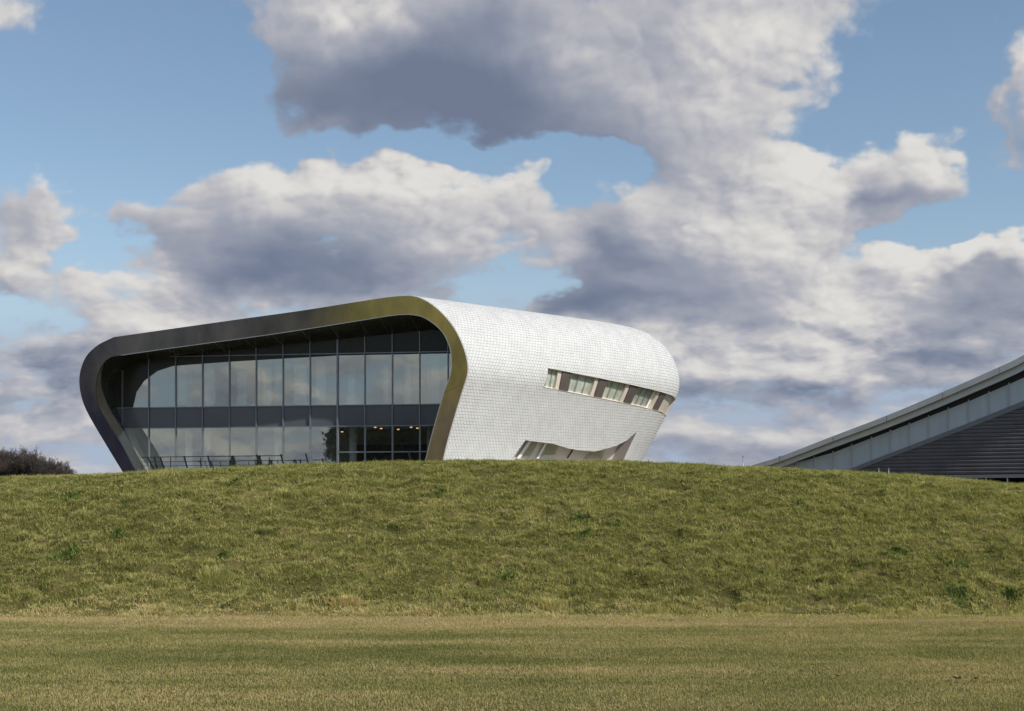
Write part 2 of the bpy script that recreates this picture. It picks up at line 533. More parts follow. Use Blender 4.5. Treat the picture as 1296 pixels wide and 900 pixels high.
M['lamp'] = _m
M['lamp_case'] = principled('lamp_case', (0.30, 0.25, 0.2), 0.4, 0.5)


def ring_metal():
    """steel face, base colour by position: gold by the high corner, graphite along the eave, violet-black on the low leg"""
    m, N = material('ring_steel')
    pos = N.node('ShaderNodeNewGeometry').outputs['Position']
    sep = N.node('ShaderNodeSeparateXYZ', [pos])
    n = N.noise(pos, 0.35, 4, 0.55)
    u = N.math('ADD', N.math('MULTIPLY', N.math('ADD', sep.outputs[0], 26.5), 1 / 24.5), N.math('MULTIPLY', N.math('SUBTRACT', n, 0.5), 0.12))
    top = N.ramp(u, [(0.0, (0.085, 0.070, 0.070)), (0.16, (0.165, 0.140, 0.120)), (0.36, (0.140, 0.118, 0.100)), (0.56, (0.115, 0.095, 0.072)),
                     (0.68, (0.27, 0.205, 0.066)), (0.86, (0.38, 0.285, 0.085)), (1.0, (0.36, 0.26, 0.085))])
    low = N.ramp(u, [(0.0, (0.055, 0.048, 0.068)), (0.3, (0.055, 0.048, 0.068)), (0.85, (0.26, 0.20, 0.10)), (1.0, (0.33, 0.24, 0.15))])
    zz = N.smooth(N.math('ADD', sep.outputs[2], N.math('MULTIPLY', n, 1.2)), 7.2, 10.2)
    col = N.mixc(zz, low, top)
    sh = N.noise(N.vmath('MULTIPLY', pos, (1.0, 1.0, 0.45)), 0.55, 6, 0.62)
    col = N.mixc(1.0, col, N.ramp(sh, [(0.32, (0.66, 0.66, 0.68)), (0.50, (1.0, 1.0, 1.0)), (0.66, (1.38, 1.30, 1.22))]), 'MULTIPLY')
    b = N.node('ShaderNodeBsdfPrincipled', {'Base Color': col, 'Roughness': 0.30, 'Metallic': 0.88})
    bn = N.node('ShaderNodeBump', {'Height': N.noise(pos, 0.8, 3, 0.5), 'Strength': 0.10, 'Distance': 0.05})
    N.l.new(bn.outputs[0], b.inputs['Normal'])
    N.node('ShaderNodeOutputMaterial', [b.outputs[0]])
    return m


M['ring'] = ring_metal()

# ---------------------------------------------------------------- terrain: lawn, bank, plateau in one sheet
FOOT, CREST = 21.2, 33.0
PLATEAU = 2.75
_cx = np.array([-400, 0, 90, 150, 222, 360, 440, 560, 650, 750, 830, 950, 1040, 1140, 1220, 1296, 1700])
_cy = np.array([618, 604.8, 602, 599.8, 595.5, 589.5, 586.8, 584, 583, 584, 586.5, 592, 596, 601.2, 607, 613.5, 634])
_cys = catmull(np.stack([_cx, _cy], 1), 10)


def ground_z(X, Y, rough=True):
    X, Y = np.asarray(X, float), np.asarray(Y, float)
    px = HX + FP * X / np.maximum(Y, 5.0)
    pxc = np.where(Y < CREST, HX + FP * X / CREST, px)
    crest = EYE + (HY - np.interp(pxc, _cys[:, 0], _cys[:, 1])) / FP * CREST - 0.045
    foot = FOOT + 0.6 * (fbm(X * 0.5 + 40, Y * 0 + 3.0, 4) - 0.5)
    t = np.clip((Y - foot) / (CREST - foot), 0, 1)
    prof = np.where(t < 0.06, 0.9 * t * t / 0.06 / 0.06 * 0.06, 0)
    # steady slope that rounds over at the top
    s = np.clip(t, 0, 1)
    prof = 1.42 * s - 0.10 * s ** 2 - 0.32 * s ** 4
    prof = prof - 0.03 * np.exp(-(s / 0.05) ** 2) * 0
    z = crest * prof
    beyond = np.clip((Y - CREST) / 22.0, 0, 1)
    bs = beyond * beyond * (3 - 2 * beyond)
    z = np.where(Y > CREST, crest * (1 - bs) + np.minimum(PLATEAU, crest + 0.1) * bs, z)
    far = np.clip((Y - 260) / 500.0, 0, 1)
    z = z * (1 - far)
    # the bank ends to the sides
    side = np.clip((np.abs(X) - 60) / 120, 0, 1)
    z = z * np.where(Y < 60, 1 - side * 0.5, 1)
    z = np.where(Y < foot, 0, z)
    if rough:
        on = np.clip((Y - foot) / 0.5, 0, 1) * np.clip((45 - Y) / 6, 0, 1)
        b = fbm(X * 1.5, Y * 2.0, 4, 0.55) - 0.5
        b2 = fbm(X * 3.6 + 30, Y * 5.0 + 11, 3, 0.6) - 0.5
        top = 1 - 0.65 * np.clip((Y - 29.5) / 2.5, 0, 1)
        z = z + on * top * (0.15 * b + 0.25 * b2)
        z = z + 0.04 * on * top * (fbm(X * 0.35 + 8, Y * 0.5, 3) - 0.5)
        lw = np.clip((foot - Y) / 0.3, 0, 1)
        z = z + lw * 0.05 * (fbm(X * 0.10 + 5, Y * 0.55, 3) - 0.5) + lw * 0.012 * (fbm(X * 3, Y * 3, 2) - 0.5)
    return z


def build_ground():
    fine_x = np.arange(-15, 15.001, 0.085)
    xs = np.r_[-np.geomspace(3500, 16, 46), fine_x, np.geomspace(16, 3500, 46)]
    ys = np.r_[-np.geomspace(600, 2, 18), np.arange(0, 9, 0.6), np.arange(9, 20.6, 0.16), np.arange(20.6, 36, 0.085),
               np.geomspace(36.3, 4500, 60)]
    X, Y = np.meshgrid(xs, ys)
    Z = ground_z(X, Y)
    nx, ny = len(xs), len(ys)
    idx = np.arange(nx * ny).reshape(ny, nx)
    q = np.stack([idx[:-1, :-1], idx[:-1, 1:], idx[1:, 1:], idx[1:, :-1]], -1).reshape(-1, 4)
    m, N = material('earth_and_thatch')
    pos = N.node('ShaderNodeNewGeometry').outputs['Position']
    n = N.noise(N.vmath('MULTIPLY', pos, (1, 2.0, 1)), 1.2, 6, 0.6)
    n2 = N.noise(pos, 9.0, 5, 0.65)
    c = N.ramp(n, [(0.3, (0.050, 0.052, 0.014)), (0.5, (0.080, 0.076, 0.024)), (0.7, (0.14, 0.115, 0.048))])  # earth and thatch, darkened in colour for the deep shade between tufts
    c = N.mixc(1.0, c, N.ramp(n2, [(0.3, (0.6, 0.6, 0.6)), (0.7, (1.25, 1.2, 1.1))]), 'MULTIPLY')
    b = N.node('ShaderNodeBsdfPrincipled', {'Base Color': c, 'Roughness': 0.95, 'Specular IOR Level': 0.1})
    bn = N.node('ShaderNodeBump', {'Height': n2, 'Strength': 0.5, 'Distance': 0.03})
    N.l.new(bn.outputs[0], b.inputs['Normal'])
    N.node('ShaderNodeOutputMaterial', [b.outputs[0]])
    o = numpy_mesh('ground', np.stack([X, Y, Z], -1).reshape(-1, 3), q.ravel(), np.full(len(q), 4), [m], smooth=True)
    tag(o, kind='structure')


build_ground()


# ---------------------------------------------------------------- grass
def grass_material(name, lawn):
    m, N = material(name)
    pos = N.node('ShaderNodeNewGeometry').outputs['Position']
    rnd = N.node('ShaderNodeAttribute', attribute_name='blade_tone').outputs['Fac']
    if lawn:
        band = N.noise(N.vmath('MULTIPLY', pos, (0.085, 0.55, 0.0)), 1.0, 5, 0.58)
        patch = N.noise(N.vmath('MULTIPLY', pos, (0.55, 1.1, 0.0)), 1.0, 5, 0.62)
        sep = N.node('ShaderNodeSeparateXYZ', [pos])
        # dry strip along the foot of the bank
        dry = N.smooth(sep.outputs[1], 18.3, 20.6, 0.0, 0.20)
        v = N.math('ADD', N.math('MULTIPLY', band, 0.5), N.math('MULTIPLY', patch, 0.5))
        v = N.math('MULTIPLY_ADD', N.math('SUBTRACT', v, 0.5), 1.25, 0.50)
        v = N.math('ADD', v, dry)
        v = N.math('ADD', v, N.math('MULTIPLY', N.math('SUBTRACT', rnd, 0.5), 0.22))
        c = N.ramp(v, [(0.26, (0.175, 0.185, 0.062)), (0.42, (0.285, 0.275, 0.105)), (0.55, (0.42, 0.36, 0.165)),
                       (0.68, (0.56, 0.44, 0.235)), (0.85, (0.66, 0.52, 0.30))])
    else:
        big = N.noise(N.vmath('MULTIPLY', pos, (0.30, 0.45, 0.3)), 1.0, 4, 0.55)
        med = N.noise(N.vmath('MULTIPLY', pos, (1.5, 2.0, 2.0)), 1.0, 5, 0.62)
        grn = N.noise(N.vmath('ADD', N.vmath('MULTIPLY', pos, (0.75, 1.5, 1.0)), (7, 3, 1)), 1.0, 4, 0.5)
        sep = N.node('ShaderNodeSeparateXYZ', [pos])
        dry = N.smooth(sep.outputs[1], FOOT + 0.2, FOOT + 1.0, 0.16, 0.0)
        v = N.math('ADD', N.math('MULTIPLY', big, 0.35), N.math('MULTIPLY', med, 0.65))
        v = N.math('ADD', v, dry)
        v = N.math('ADD', v, N.math('MULTIPLY', N.math('SUBTRACT', rnd, 0.5), 0.42))
        c = N.ramp(v, [(0.22, (0.095, 0.100, 0.032)), (0.38, (0.240, 0.244, 0.082)), (0.54, (0.400, 0.388, 0.145)),
                       (0.68, (0.55, 0.485, 0.215)), (0.85, (0.70, 0.56, 0.34))])
        g = N.smooth(grn, 0.66, 0.74)
        c = N.mixc(N.math('MULTIPLY', g, 0.75), c, (0.040, 0.085, 0.022, 1))
    df = N.node('ShaderNodeBsdfDiffuse', {'Color': c, 'Roughness': 0.6})
    tr = N.node('ShaderNodeBsdfTranslucent', {'Color': N.mixc(1.0, c, (1.05, 1.1, 0.6, 1), 'MULTIPLY')})
    mx = N.node('ShaderNodeMixShader', [0.40, df.outputs[0], tr.outputs[0]])
    N.node('ShaderNodeOutputMaterial', [mx.outputs[0]])
    return m


def blades(name, bx, by, bz, length, width, ang, bend, tone, mat):
    """two-segment blades: n x (quad + triangle)"""
    n = len(bx)
    d = np.stack([np.cos(ang), np.sin(ang), np.zeros(n)], 1)
    s = np.stack([-np.sin(ang + rng.normal(0, .5, n)), np.cos(ang), np.zeros(n)], 1)
    base = np.stack([bx, by, bz], 1)
    L = length[:, None]
    W = width[:, None] * 0.5
    b = bend[:, None]
    up = np.array([0, 0, 1.0])
    mid = base + L * 0.55 * (d * b * 0.45 + up * np.sqrt(np.maximum(0.05, 1 - (b * 0.45) ** 2)))
    tip = mid + L * 0.45 * (d * b + up * np.sqrt(np.maximum(0.02, 1 - np.minimum(b, 0.99) ** 2)) - up * np.maximum(b - 0.85, 0) * 0.8)
    V = np.stack([base - s * W, base + s * W, mid + s * W * 0.8, mid - s * W * 0.8, tip], 1).reshape(-1, 3)
    o = np.arange(n)[:, None] * 5
    F = np.concatenate([o + np.array([0, 1, 2, 3]), o + np.array([3, 2, 4])], 1).ravel()
    lt = np.tile([4, 3], n)
    ob = numpy_mesh(name, V, F, lt, [mat], [('blade_tone', np.repeat(tone, 5))])
    return ob


GREEN_SPOTS = [(90, 632, 26), (85, 705, 26), (300, 612, 14), (283, 706, 10), (735, 660, 16), (740, 680, 14), (1137, 700, 14),
               (1210, 719, 16), (1215, 757, 24), (1280, 757, 14), (640, 735, 14), (560, 625, 12), (150, 680, 10), (1010, 640, 12)]
TUSSOCKS = [(365, 633, 20, .20), (345, 650, 15, .12), (272, 735, 22, .22), (350, 672, 12, .12), (855, 708, 14, .12), (1210, 715, 15, .16),
            (1140, 698, 12, .12), (1245, 630, 12, .14), (760, 608, 12, .12), (445, 764, 16, .16), (945, 770, 14, .12), (1050, 735, 12, .1),
            (620, 742, 14, .12), (700, 770, 18, .16), (170, 735, 14, .12), (1145, 780, 10, .12), (1095, 772, 16, .12), (520, 655, 10, .1)]


def spots_at(lst):
    """image spots dropped onto the bank: find where the sight line meets the slope"""
    out = []
    for s in lst:
        ys = np.linspace(FOOT, CREST, 200)
        r = ray(s[0], s[1])
        zs = ground_z(r.x * ys, ys, False)
        k = int(np.argmax(zs >= EYE + r.z * ys))
        Y = ys[k]
        out.append((r.x * Y, Y, s[2] / FP * Y) + tuple(s[3:]))
    return out


def build_grass():
    # bank: tufts of long winter grass
    area_y0, area_y1 = FOOT - 0.45, CREST + 1.6
    n_t = 60000
    ty = rng.uniform(area_y0, area_y1, int(n_t * 2.4))
    tx = rng.uniform(-1, 1, int(n_t * 2.4)) * (0.375 * area_y1 + 1.2)
    keep = np.abs(tx) < 0.375 * ty + 1.5
    dens = fbm(tx * 1.3 + 3, ty * 1.7 + 8, 3)
    keep &= (ty > FOOT - 0.12) | (rng.random(len(tx)) < np.clip(3.2 * (fbm(tx * 1.7 + 70, ty * 0.8, 4) - 0.47), 0, 1))
    keep &= rng.random(len(tx)) < np.clip(0.70 + 1.5 * (dens - 0.38), 0.55, 1)
    tx, ty = tx[keep][:n_t], ty[keep][:n_t]
    size = 0.45 + 1.1 * fbm(tx * 1.6 + 50, ty * 2.0 + 20, 3) * rng.uniform(0.4, 1.5, len(tx))
    edge = np.exp(-((ty - FOOT - 0.05) / 0.22) ** 2)
    size *= 1 + edge * (1.6 * fbm(tx * 2.4 + 9, ty * 0.5, 3) - 0.85)
    tone = 0.5 + 0.5 * rng.normal(0, 0.35, len(tx))
    green = np.zeros(len(tx))
    per = 23
    k = np.repeat(np.arange(len(tx)), per)
    n = len(k)
    r = np.abs(rng.normal(0, 0.062, n)) * size[k]
    a = rng.uniform(0, 2 * np.pi, n)
    bx, by = tx[k] + r * np.cos(a), ty[k] + r * np.sin(a)
    length = rng.uniform(0.035, 0.105, n) * size[k]
    bend = np.clip(rng.normal(0.98, 0.24, n), 0.2, 1.45)
    width = rng.uniform(0.005, 0.011, n)
    ang = a + rng.normal(0, 0.7, n)
    tn = np.clip(tone[k] + rng.normal(0, 0.22, n), 0, 1)
    X, Y, LN, W, A, B, T = [bx], [by], [length], [width], [ang], [bend], [tn]
    # standing tussocks
    for (cx, cy, rad, hh) in spots_at(TUSSOCKS):
        m_ = 900
        rr = np.sqrt(rng.random(m_)) * rad
        aa = rng.uniform(0, 2 * np.pi, m_)
        X.append(cx + rr * np.cos(aa)); Y.append(cy + rr * np.sin(aa) * 0.7)
        LN.append(rng.uniform(0.6, 1.25, m_) * hh * (1.15 - rr / rad * 0.6)); W.append(rng.uniform(0.008, 0.014, m_))
        A.append(aa + rng.normal(0, .5, m_)); B.append(np.clip(rng.normal(.6, .2, m_), .1, 1.1))
        T.append(np.clip(rng.normal(.55, .25, m_), 0, 1))
    bx, by = np.concatenate(X), np.concatenate(Y)
    bz = ground_z(bx, by) - 0.012
    o = blades('bank_grass', bx, by, bz, np.concatenate(LN), np.concatenate(W), np.concatenate(A), np.concatenate(B), np.concatenate(T),
               grass_material('bank_grass', False))
    tag(o, 'rough olive green grass covering the long bank in front of the white building', 'grass', kind='stuff')
    # dark green weeds in flat rosettes
    X, Y, LN, W, A, B, T = [], [], [], [], [], [], []
    for (cx, cy, rad) in spots_at(GREEN_SPOTS):
        m_ = int(420 * (rad / 0.25))
        rr = np.abs(rng.normal(0, 0.55, m_)) * rad
        aa = rng.uniform(0, 2 * np.pi, m_)
        X.append(cx + rr * np.cos(aa)); Y.append(cy + rr * np.sin(aa) * 1.3)
        LN.append(rng.uniform(0.05, 0.10, m_)); W.append(rng.uniform(0.010, 0.022, m_))
        A.append(rng.uniform(0, 6.28, m_)); B.append(np.clip(rng.normal(.75, .2, m_), .1, 1.1)); T.append(rng.random(m_))
    bx, by = np.concatenate(X), np.concatenate(Y)
    mw, N = material('weed_leaf')
    rn = N.node('ShaderNodeAttribute', attribute_name='blade_tone').outputs['Fac']
    df = N.node('ShaderNodeBsdfDiffuse', {'Color': N.mixc(rn, (0.075, 0.120, 0.026, 1), (0.17, 0.22, 0.06, 1)), 'Roughness': 0.5})
    N.node('ShaderNodeOutputMaterial', [df.outputs[0]])
    o = blades('weeds', bx, by, ground_z(bx, by) + 0.01, np.concatenate(LN), np.concatenate(W), np.concatenate(A), np.concatenate(B),
               np.concatenate(T), mw)
    tag(o, 'dark green broad leaved weeds in patches on the grass bank', 'weeds', kind='stuff')
    # mown lawn
    n = 620000
    y0 = 10.2
    ly = y0 + (FOOT + 0.1 - y0) * rng.random(int(n * 1.4)) ** 0.9
    lx = rng.uniform(-1, 1, len(ly)) * (0.375 * FOOT + 0.8)
    keep = np.abs(lx) < 0.375 * ly + 0.8
    lx, ly = lx[keep][:n], ly[keep][:n]
    n = len(lx)
    lh = np.ones(n)
    for (sx, sy, sw) in [(640, 807, 22), (1245, 800, 24), (700, 795, 14), (610, 792, 26), (450, 806, 18), (900, 812, 20), (320, 842, 20), (760, 856, 30),
                         (1010, 806, 24), (180, 812, 30), (90, 850, 26), (1150, 838, 20), (540, 868, 30), (860, 800, 16), (60, 796, 22), (1080, 796, 14)]:
        Y = EYE * FP / (sy - HY)
        X = (sx - HX) / FP * Y
        w_ = sw / FP * Y
        lh += 1.3 * np.exp(-((lx - X) / w_) ** 2 - ((ly - Y) / (w_ * 1.3)) ** 2) * (0.4 + 1.2 * fbm(lx * 9, ly * 9, 2))
    lz = ground_z(lx, ly) - 0.004
    o = blades('lawn_grass', lx, ly, lz, lh * rng.uniform(0.012, 0.036, n) * (0.7 + 0.6 * fbm(lx * 1.2, ly * 2.2, 3)), rng.uniform(0.005, 0.010, n),
               rng.uniform(0, 6.28, n), np.clip(rng.normal(.6, .25, n), .05, 1.1), np.clip(rng.normal(.5, .28, n), 0, 1),
               grass_material('lawn_grass', True))
    tag(o, 'short mown lawn with dry straw coloured streaks in the foreground', 'grass', kind='stuff')


build_grass()

# ---------------------------------------------------------------- the white pavilion
TH = math.radians(9.7)
E1 = Vector((math.cos(TH), -math.sin(TH), 0))       # along the glazed front, to the right
E2 = Vector((math.sin(TH), math.cos(TH), 0))        # into the building
P0 = Vector((-2.69, 85.0, 0))                       # right end of the front plane
FLOOR = 3.05


def on_front(px, py, depth=0.0):
    r = ray(px, py)
    n = Vector((E2.x, E2.y))
    p0 = P0 + E2 * depth
    Y = (n.x * p0.x + n.y * p0.y) / (n.x * r.x + n.y)
    return at(px, py, Y)


OUT_L = [(162, 608), (153.6, 594.7), (130, 555.8), (116.1, 532.2), (106.4, 512.8), (101.7, 496), (100.3, 479.4), (103.6, 462.8), (110.6, 448.9),
         (124.4, 436.4), (143.9, 426.7)]
OUT_T = [(143.9, 426.7), (222, 415.5), (300, 404.5), (380, 393.4), (440, 384), (485, 377), (503.9, 374.9), (517.8, 374.3)]
OUT_R = [(517.8, 374.3), (530.5, 376.9), (546.5, 385.6), (562.6, 400), (576.2, 418), (586, 439), (591.2, 458), (591.2, 473.9), (584.4, 496),
         (576, 523.9), (566.4, 557), (560.3, 582.2), (553.0, 608)]
IN_L = [(178.5, 608), (170.3, 594.7), (155, 565.6), (135.6, 535), (124.4, 514), (121.1, 496), (122.2, 479.4), (128.6, 462.8), (139.7, 452.5), (163.3, 448.3)]
IN_T = [(163.3, 448.3), (221.7, 440), (324.4, 426), (380, 417.8), (440, 408.3), (490, 400.3), (505, 398.4), (517.8, 398)]
IN_R = [(517.8, 398), (534.4, 401), (551, 411.4), (562.4, 423.9), (569.4, 440.6), (571.2, 454), (570.4, 473), (562.2, 496), (553.9, 523.9), (545.6, 554.4),
        (538.6, 582.2), (531, 608)]
GL_L = [(190, 608), (182.8, 594), (156.6, 541), (147.5, 512), (145.3, 490.5), (147.5, 479), (154.5, 470), (165, 462.5), (180, 456)]
GL_T = [(180, 456), (222, 451), (290, 444), (340, 438.5), (420, 430.5), (497, 422.5), (530, 419.2)]
GL_R = [(530, 419.2), (553, 418), (572, 424), (581, 440), (583.5, 458), (582, 474), (574.5, 497), (566, 525), (557.5, 556), (551, 583), (543, 608)]


def curve3(seg, depth, n):
    return resample(catmull([on_front(x, y, depth) for x, y in seg], 6), n)


NL, NTP, NR = 40, 30, 44
outer = np.vstack([curve3(OUT_L, 0, NL)[:-1], curve3(OUT_T, 0, NTP)[:-1], curve3(OUT_R, 0, NR)])
inner = np.vstack([curve3(IN_L, 0, NL)[:-1], curve3(IN_T, 0, NTP)[:-1], curve3(IN_R, 0, NR)])
glazed = np.vstack([curve3(GL_L, 2.5, NL)[:-1], curve3(GL_T, 2.5, NTP)[:-1], curve3(GL_R, 2.5, NR)])

pav = empty('pavilion', tuple(P0 + E1 * -11 + Vector((0, 0, PLATEAU))),
            'white tiled pavilion with rounded ends and a two storey glazed front', 'building')

# --- the face ring in eight metal panels with fine joints
e1, e2 = np.array(E1), np.array(E2)
fr = MB()
cuts = [0, NL - 5, NL + 8, NL + NTP + 21, len(outer) - 1]
for a, b in zip(cuts, cuts[1:]):
    for i in range(a, b):
        q0, q1, p1, p0 = inner[i], inner[i + 1], outer[i + 1], outer[i]
        if i == b - 1 and b != cuts[-1]:      # leave a joint a couple of centimetres wide
            L = np.linalg.norm(p1 - p0)
            f = max(0.0, 1 - 0.014 / L)
            q1, p1 = q0 + (q1 - q0) * f, p0 + (p1 - p0) * f
        fr.hexa([q0, q1, p1, p0], [x + e2 * 0.10 for x in (q0, q1, p1, p0)])
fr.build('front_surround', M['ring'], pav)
# backing behind the joints
bk = MB()
for i in range(len(outer) - 1):
    bk.face([x + e2 * 0.06 for x in (inner[i], inner[i + 1], outer[i + 1], outer[i])])
bk.build('surround_backing', M['dark'], pav)
# thin bright edge along the inner lip
lip = MB()
for i in range(NL - 3, len(inner) - 1):
    a, b = inner[i], inner[i + 1]
    lip.bar(a - e2 * 0.012, b - e2 * 0.012, 0.03, 0.035, E2)
lip.build('edge_trim', M['seam'], pav)

# --- the deep reveal between ring and glass
rv = MB()
for i in range(len(inner) - 1):
    rv.face([inner[i] + e2 * 0.10, glazed[i], glazed[i + 1], inner[i + 1] + e2 * 0.10])
rv.build('reveal', M['soffit'], pav, smooth=True)

# --- glazing grid on the glass plane
MX = [155.5, 188.7, 222.8, 256.8, 290.8, 324.7, 358.7, 392.9, 427.6, 462.1, 496.8, 531.5, 567.3]
gp0 = P0 + E2 * 2.5


def fl(p):            # 3-D point -> (along, height) on the glass plane
    d = Vector(p) - gp0
    return (d.dot(E1), p[2])


def lf(a, z, depth=0.0):
    q = gp0 + E1 * a + E2 * depth
    return Vector((q.x, q.y, z))


gpoly = [fl(p) for p in glazed]
ax_ = [fl(on_front(x, 520, 2.5))[0] for x in MX]
ax_ = [ax_[0] - 1.65] + ax_ + [ax_[-1] + 1.7]
z_top_tr = fl(on_front(358, 449, 2.5))[1]
z_sp_top = fl(on_front(358, 514, 2.5))[1]
z_sp_bot = fl(on_front(358, 540.3, 2.5))[1]
z_low = fl(on_front(480, 572.0, 2.5))[1]


def clip_poly(subject, clip):
    """Sutherland-Hodgman, clip polygon in order (either way round)"""
    area = sum(clip[i][0] * clip[(i + 1) % len(clip)][1] - clip[(i + 1) % len(clip)][0] * clip[i][1] for i in range(len(clip)))
    sg = 1 if area > 0 else -1
    out = list(subject)
    for i in range(len(clip)):
        (x1, y1), (x2, y2) = clip[i], clip[(i + 1) % len(clip)]
        side = lambda p: sg * ((x2 - x1) * (p[1] - y1) - (y2 - y1) * (p[0] - x1))
        inp, out = out, []
        for j in range(len(inp)):
            p, q = inp[j], inp[(j + 1) % len(inp)]
            sp, sq = side(p), side(q)
            if sp >= 0:
                out.append(p)
            if (sp >= 0) != (sq >= 0):
                t = sp / (sp - sq)
                out.append((p[0] + (q[0] - p[0]) * t, p[1] + (q[1] - p[1]) * t))
        if not out:
            return []
    return out


def convex_hull(pts):
    pts = sorted(set((round(x, 5), round(y, 5)) for x, y in pts))
    def half(ps):
        h = []
        for p in ps:
            while len(h) > 1 and (h[-1][0] - h[-2][0]) * (p[1] - h[-2][1]) - (h[-1][1] - h[-2][1]) * (p[0] - h[-2][0]) <= 0:
                h.pop()
            h.append(p)
        return h
    return half(pts)[:-1] + half(pts[::-1])[:-1]


ghull = convex_hull(gpoly)
# the clear upper glass starts below opaque dark panels cut to a curve
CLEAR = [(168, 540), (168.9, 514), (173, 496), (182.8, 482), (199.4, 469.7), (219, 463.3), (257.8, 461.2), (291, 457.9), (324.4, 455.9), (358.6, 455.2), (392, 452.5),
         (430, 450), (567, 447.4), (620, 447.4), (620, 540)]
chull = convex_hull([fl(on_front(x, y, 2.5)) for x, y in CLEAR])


def split_convex(poly, hull):
    """the part of poly inside hull and the convex pieces outside it"""
    pieces, cur = [], list(poly)
    for i in range(len(hull)):
        p, q = hull[i], hull[(i + 1) % len(hull)]
        side = lambda v: (q[0] - p[0]) * (v[1] - p[1]) - (q[1] - p[1]) * (v[0] - p[0])
        ins, out = [], []
        for j in range(len(cur)):
            a, b = cur[j], cur[(j + 1) % len(cur)]
            sa, sb = side(a), side(b)
            (ins if sa >= 0 else out).append(a)
            if (sa >= 0) != (sb >= 0):
                t = sa / (sa - sb)
                x = (a[0] + (b[0] - a[0]) * t, a[1] + (b[1] - a[1]) * t)
                ins.append(x); out.append(x)
        if len(out) > 2:
            pieces.append(out)
        cur = ins
        if len(cur) < 3:
            break
    return cur, pieces


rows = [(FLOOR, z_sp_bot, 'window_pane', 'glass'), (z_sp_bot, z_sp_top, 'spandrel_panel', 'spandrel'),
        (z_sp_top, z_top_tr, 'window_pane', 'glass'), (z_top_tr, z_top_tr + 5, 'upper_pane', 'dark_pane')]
for i in range(len(ax_) - 1):
    for za, zb, nm, mt in rows:
        g = 0.03
        poly = clip_poly([(ax_[i] + g, za + g), (ax_[i + 1] - g, za + g), (ax_[i + 1] - g, zb - g), (ax_[i] + g, zb - g)], ghull)
        if len(poly) < 3:
            continue
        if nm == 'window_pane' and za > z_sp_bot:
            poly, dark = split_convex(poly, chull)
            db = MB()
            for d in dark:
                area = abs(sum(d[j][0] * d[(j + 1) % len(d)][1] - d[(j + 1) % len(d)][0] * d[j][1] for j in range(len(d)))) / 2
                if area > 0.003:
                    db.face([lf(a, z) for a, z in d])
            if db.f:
                db.build('curved_dark_panel', M['dark_pane'], pav)
            if len(poly) < 3:
                continue
        mb = MB()
        tilt = random.uniform(-0.004, 0.004)     # panes never sit perfectly true
        tz = random.uniform(-0.0025, 0.0025)
        am = (ax_[i] + ax_[i + 1]) / 2
        f = [lf(a, z, (a - am) * tilt + (z - (za + zb) / 2) * tz) for a, z in poly]
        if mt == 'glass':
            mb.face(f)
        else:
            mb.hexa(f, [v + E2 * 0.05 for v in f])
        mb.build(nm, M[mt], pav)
zmax_at = lambda a: max([p[1] for p in clip_poly([(a - .01, -5), (a + .01, -5), (a + .01, 40), (a - .01, 40)], ghull)] or [0])
zmin_at = lambda a: min([p[1] for p in clip_poly([(a - .01, -5), (a + .01, -5), (a + .01, 40), (a - .01, 40)], ghull)] or [0])
for i, a in enumerate(ax_[1:-1]):
    zt, zb = zmax_at(a), max(FLOOR, zmin_at(a))
    if zt - zb < 0.5:
        continue
    mb = MB()
    mb.bar(lf(a, zb, -0.05), lf(a, zt, -0.05), 0.06 if i != 8 else 0.11, 0.12, E1)
    mb.build('mullion', M['mullion'], pav)
for z in (z_top_tr, z_sp_top, z_sp_bot):
    c = clip_poly([(-40, z - .01), (20, z - .01), (20, z + .01), (-40, z + .01)], ghull)
    a0, a1 = min(p[0] for p in c), max(p[0] for p in c)
    mb = MB()
    mb.bar(lf(a0, z, -0.035), lf(a1, z, -0.035), 0.12, 0.06, E2)
    mb.build('transom', M['mullion'], pav)
a_door = ax_[9]
mb = MB()
mb.bar(lf(a_door, z_low, -0.035), lf(ax_[13], z_low, -0.035), 0.10, 0.07, E2)
mb.build('transom', M['mullion'], pav)
# seams of the soffit, one per bay
gl_arr = np.array([fl(p)[0] for p in glazed])
top_idx = range(NL + 1, NL + NTP + 9)
for a in ax_[3:-1]:
    k = min(top_idx, key=lambda i: abs(gl_arr[i] - a))
    p, q = inner[k] + e2 * 0.14, glazed[k] - e2 * 0.05
    mb = MB()
    mb.bar(p - np.array([0, 0, .012]), q - np.array([0, 0, .012]), 0.03, 0.02, E1)
    mb.build('soffit_seam', M['mullion'], pav)

# --- inside: floors, back wall, columns, blinds, lamps
D_IN = 9.0
gl_in = [lf(a, z, 0.0) for a, z in ghull]
sl = MB()
for z0, z1 in ((z_sp_bot + 0.14, z_sp_top - 0.12),):
    c = clip_poly([(-40, z0), (20, z0), (20, z1), (-40, z1)], ghull)
    sl.hexa([lf(a, z, 0.12) for a, z in c], [lf(a, z, D_IN) for a, z in c])
sl.build('upper_floor', M['interior'], pav)
fl_ = MB()
c = clip_poly([(-40, FLOOR - 0.5), (20, FLOOR - 0.5), (20, FLOOR), (-40, FLOOR)], ghull)
fl_.hexa([lf(a, z, -2.6) for a, z in c], [lf(a, z, D_IN) for a, z in c])
fl_.build('ground_floor', M['interior_floor'], pav)
wl = MB()
wl.face([lf(a, z, D_IN) for a, z in ghull])
wl.build('back_wall', M['interior'], pav)
ce = MB()
hl = [(a, z) for a, z in ghull]
for i in range(len(hl)):
    (a0, z0), (a1, z1) = hl[i], hl[(i + 1) % len(hl)]
    if max(z0, z1) < FLOOR + 0.2:
        continue
    ce.face([lf(a0, z0, 0.06), lf(a1, z1, 0.06), lf(a1, z1, D_IN), lf(a0, z0, D_IN)])
ce.build('inner_lining', M['interior'], pav)
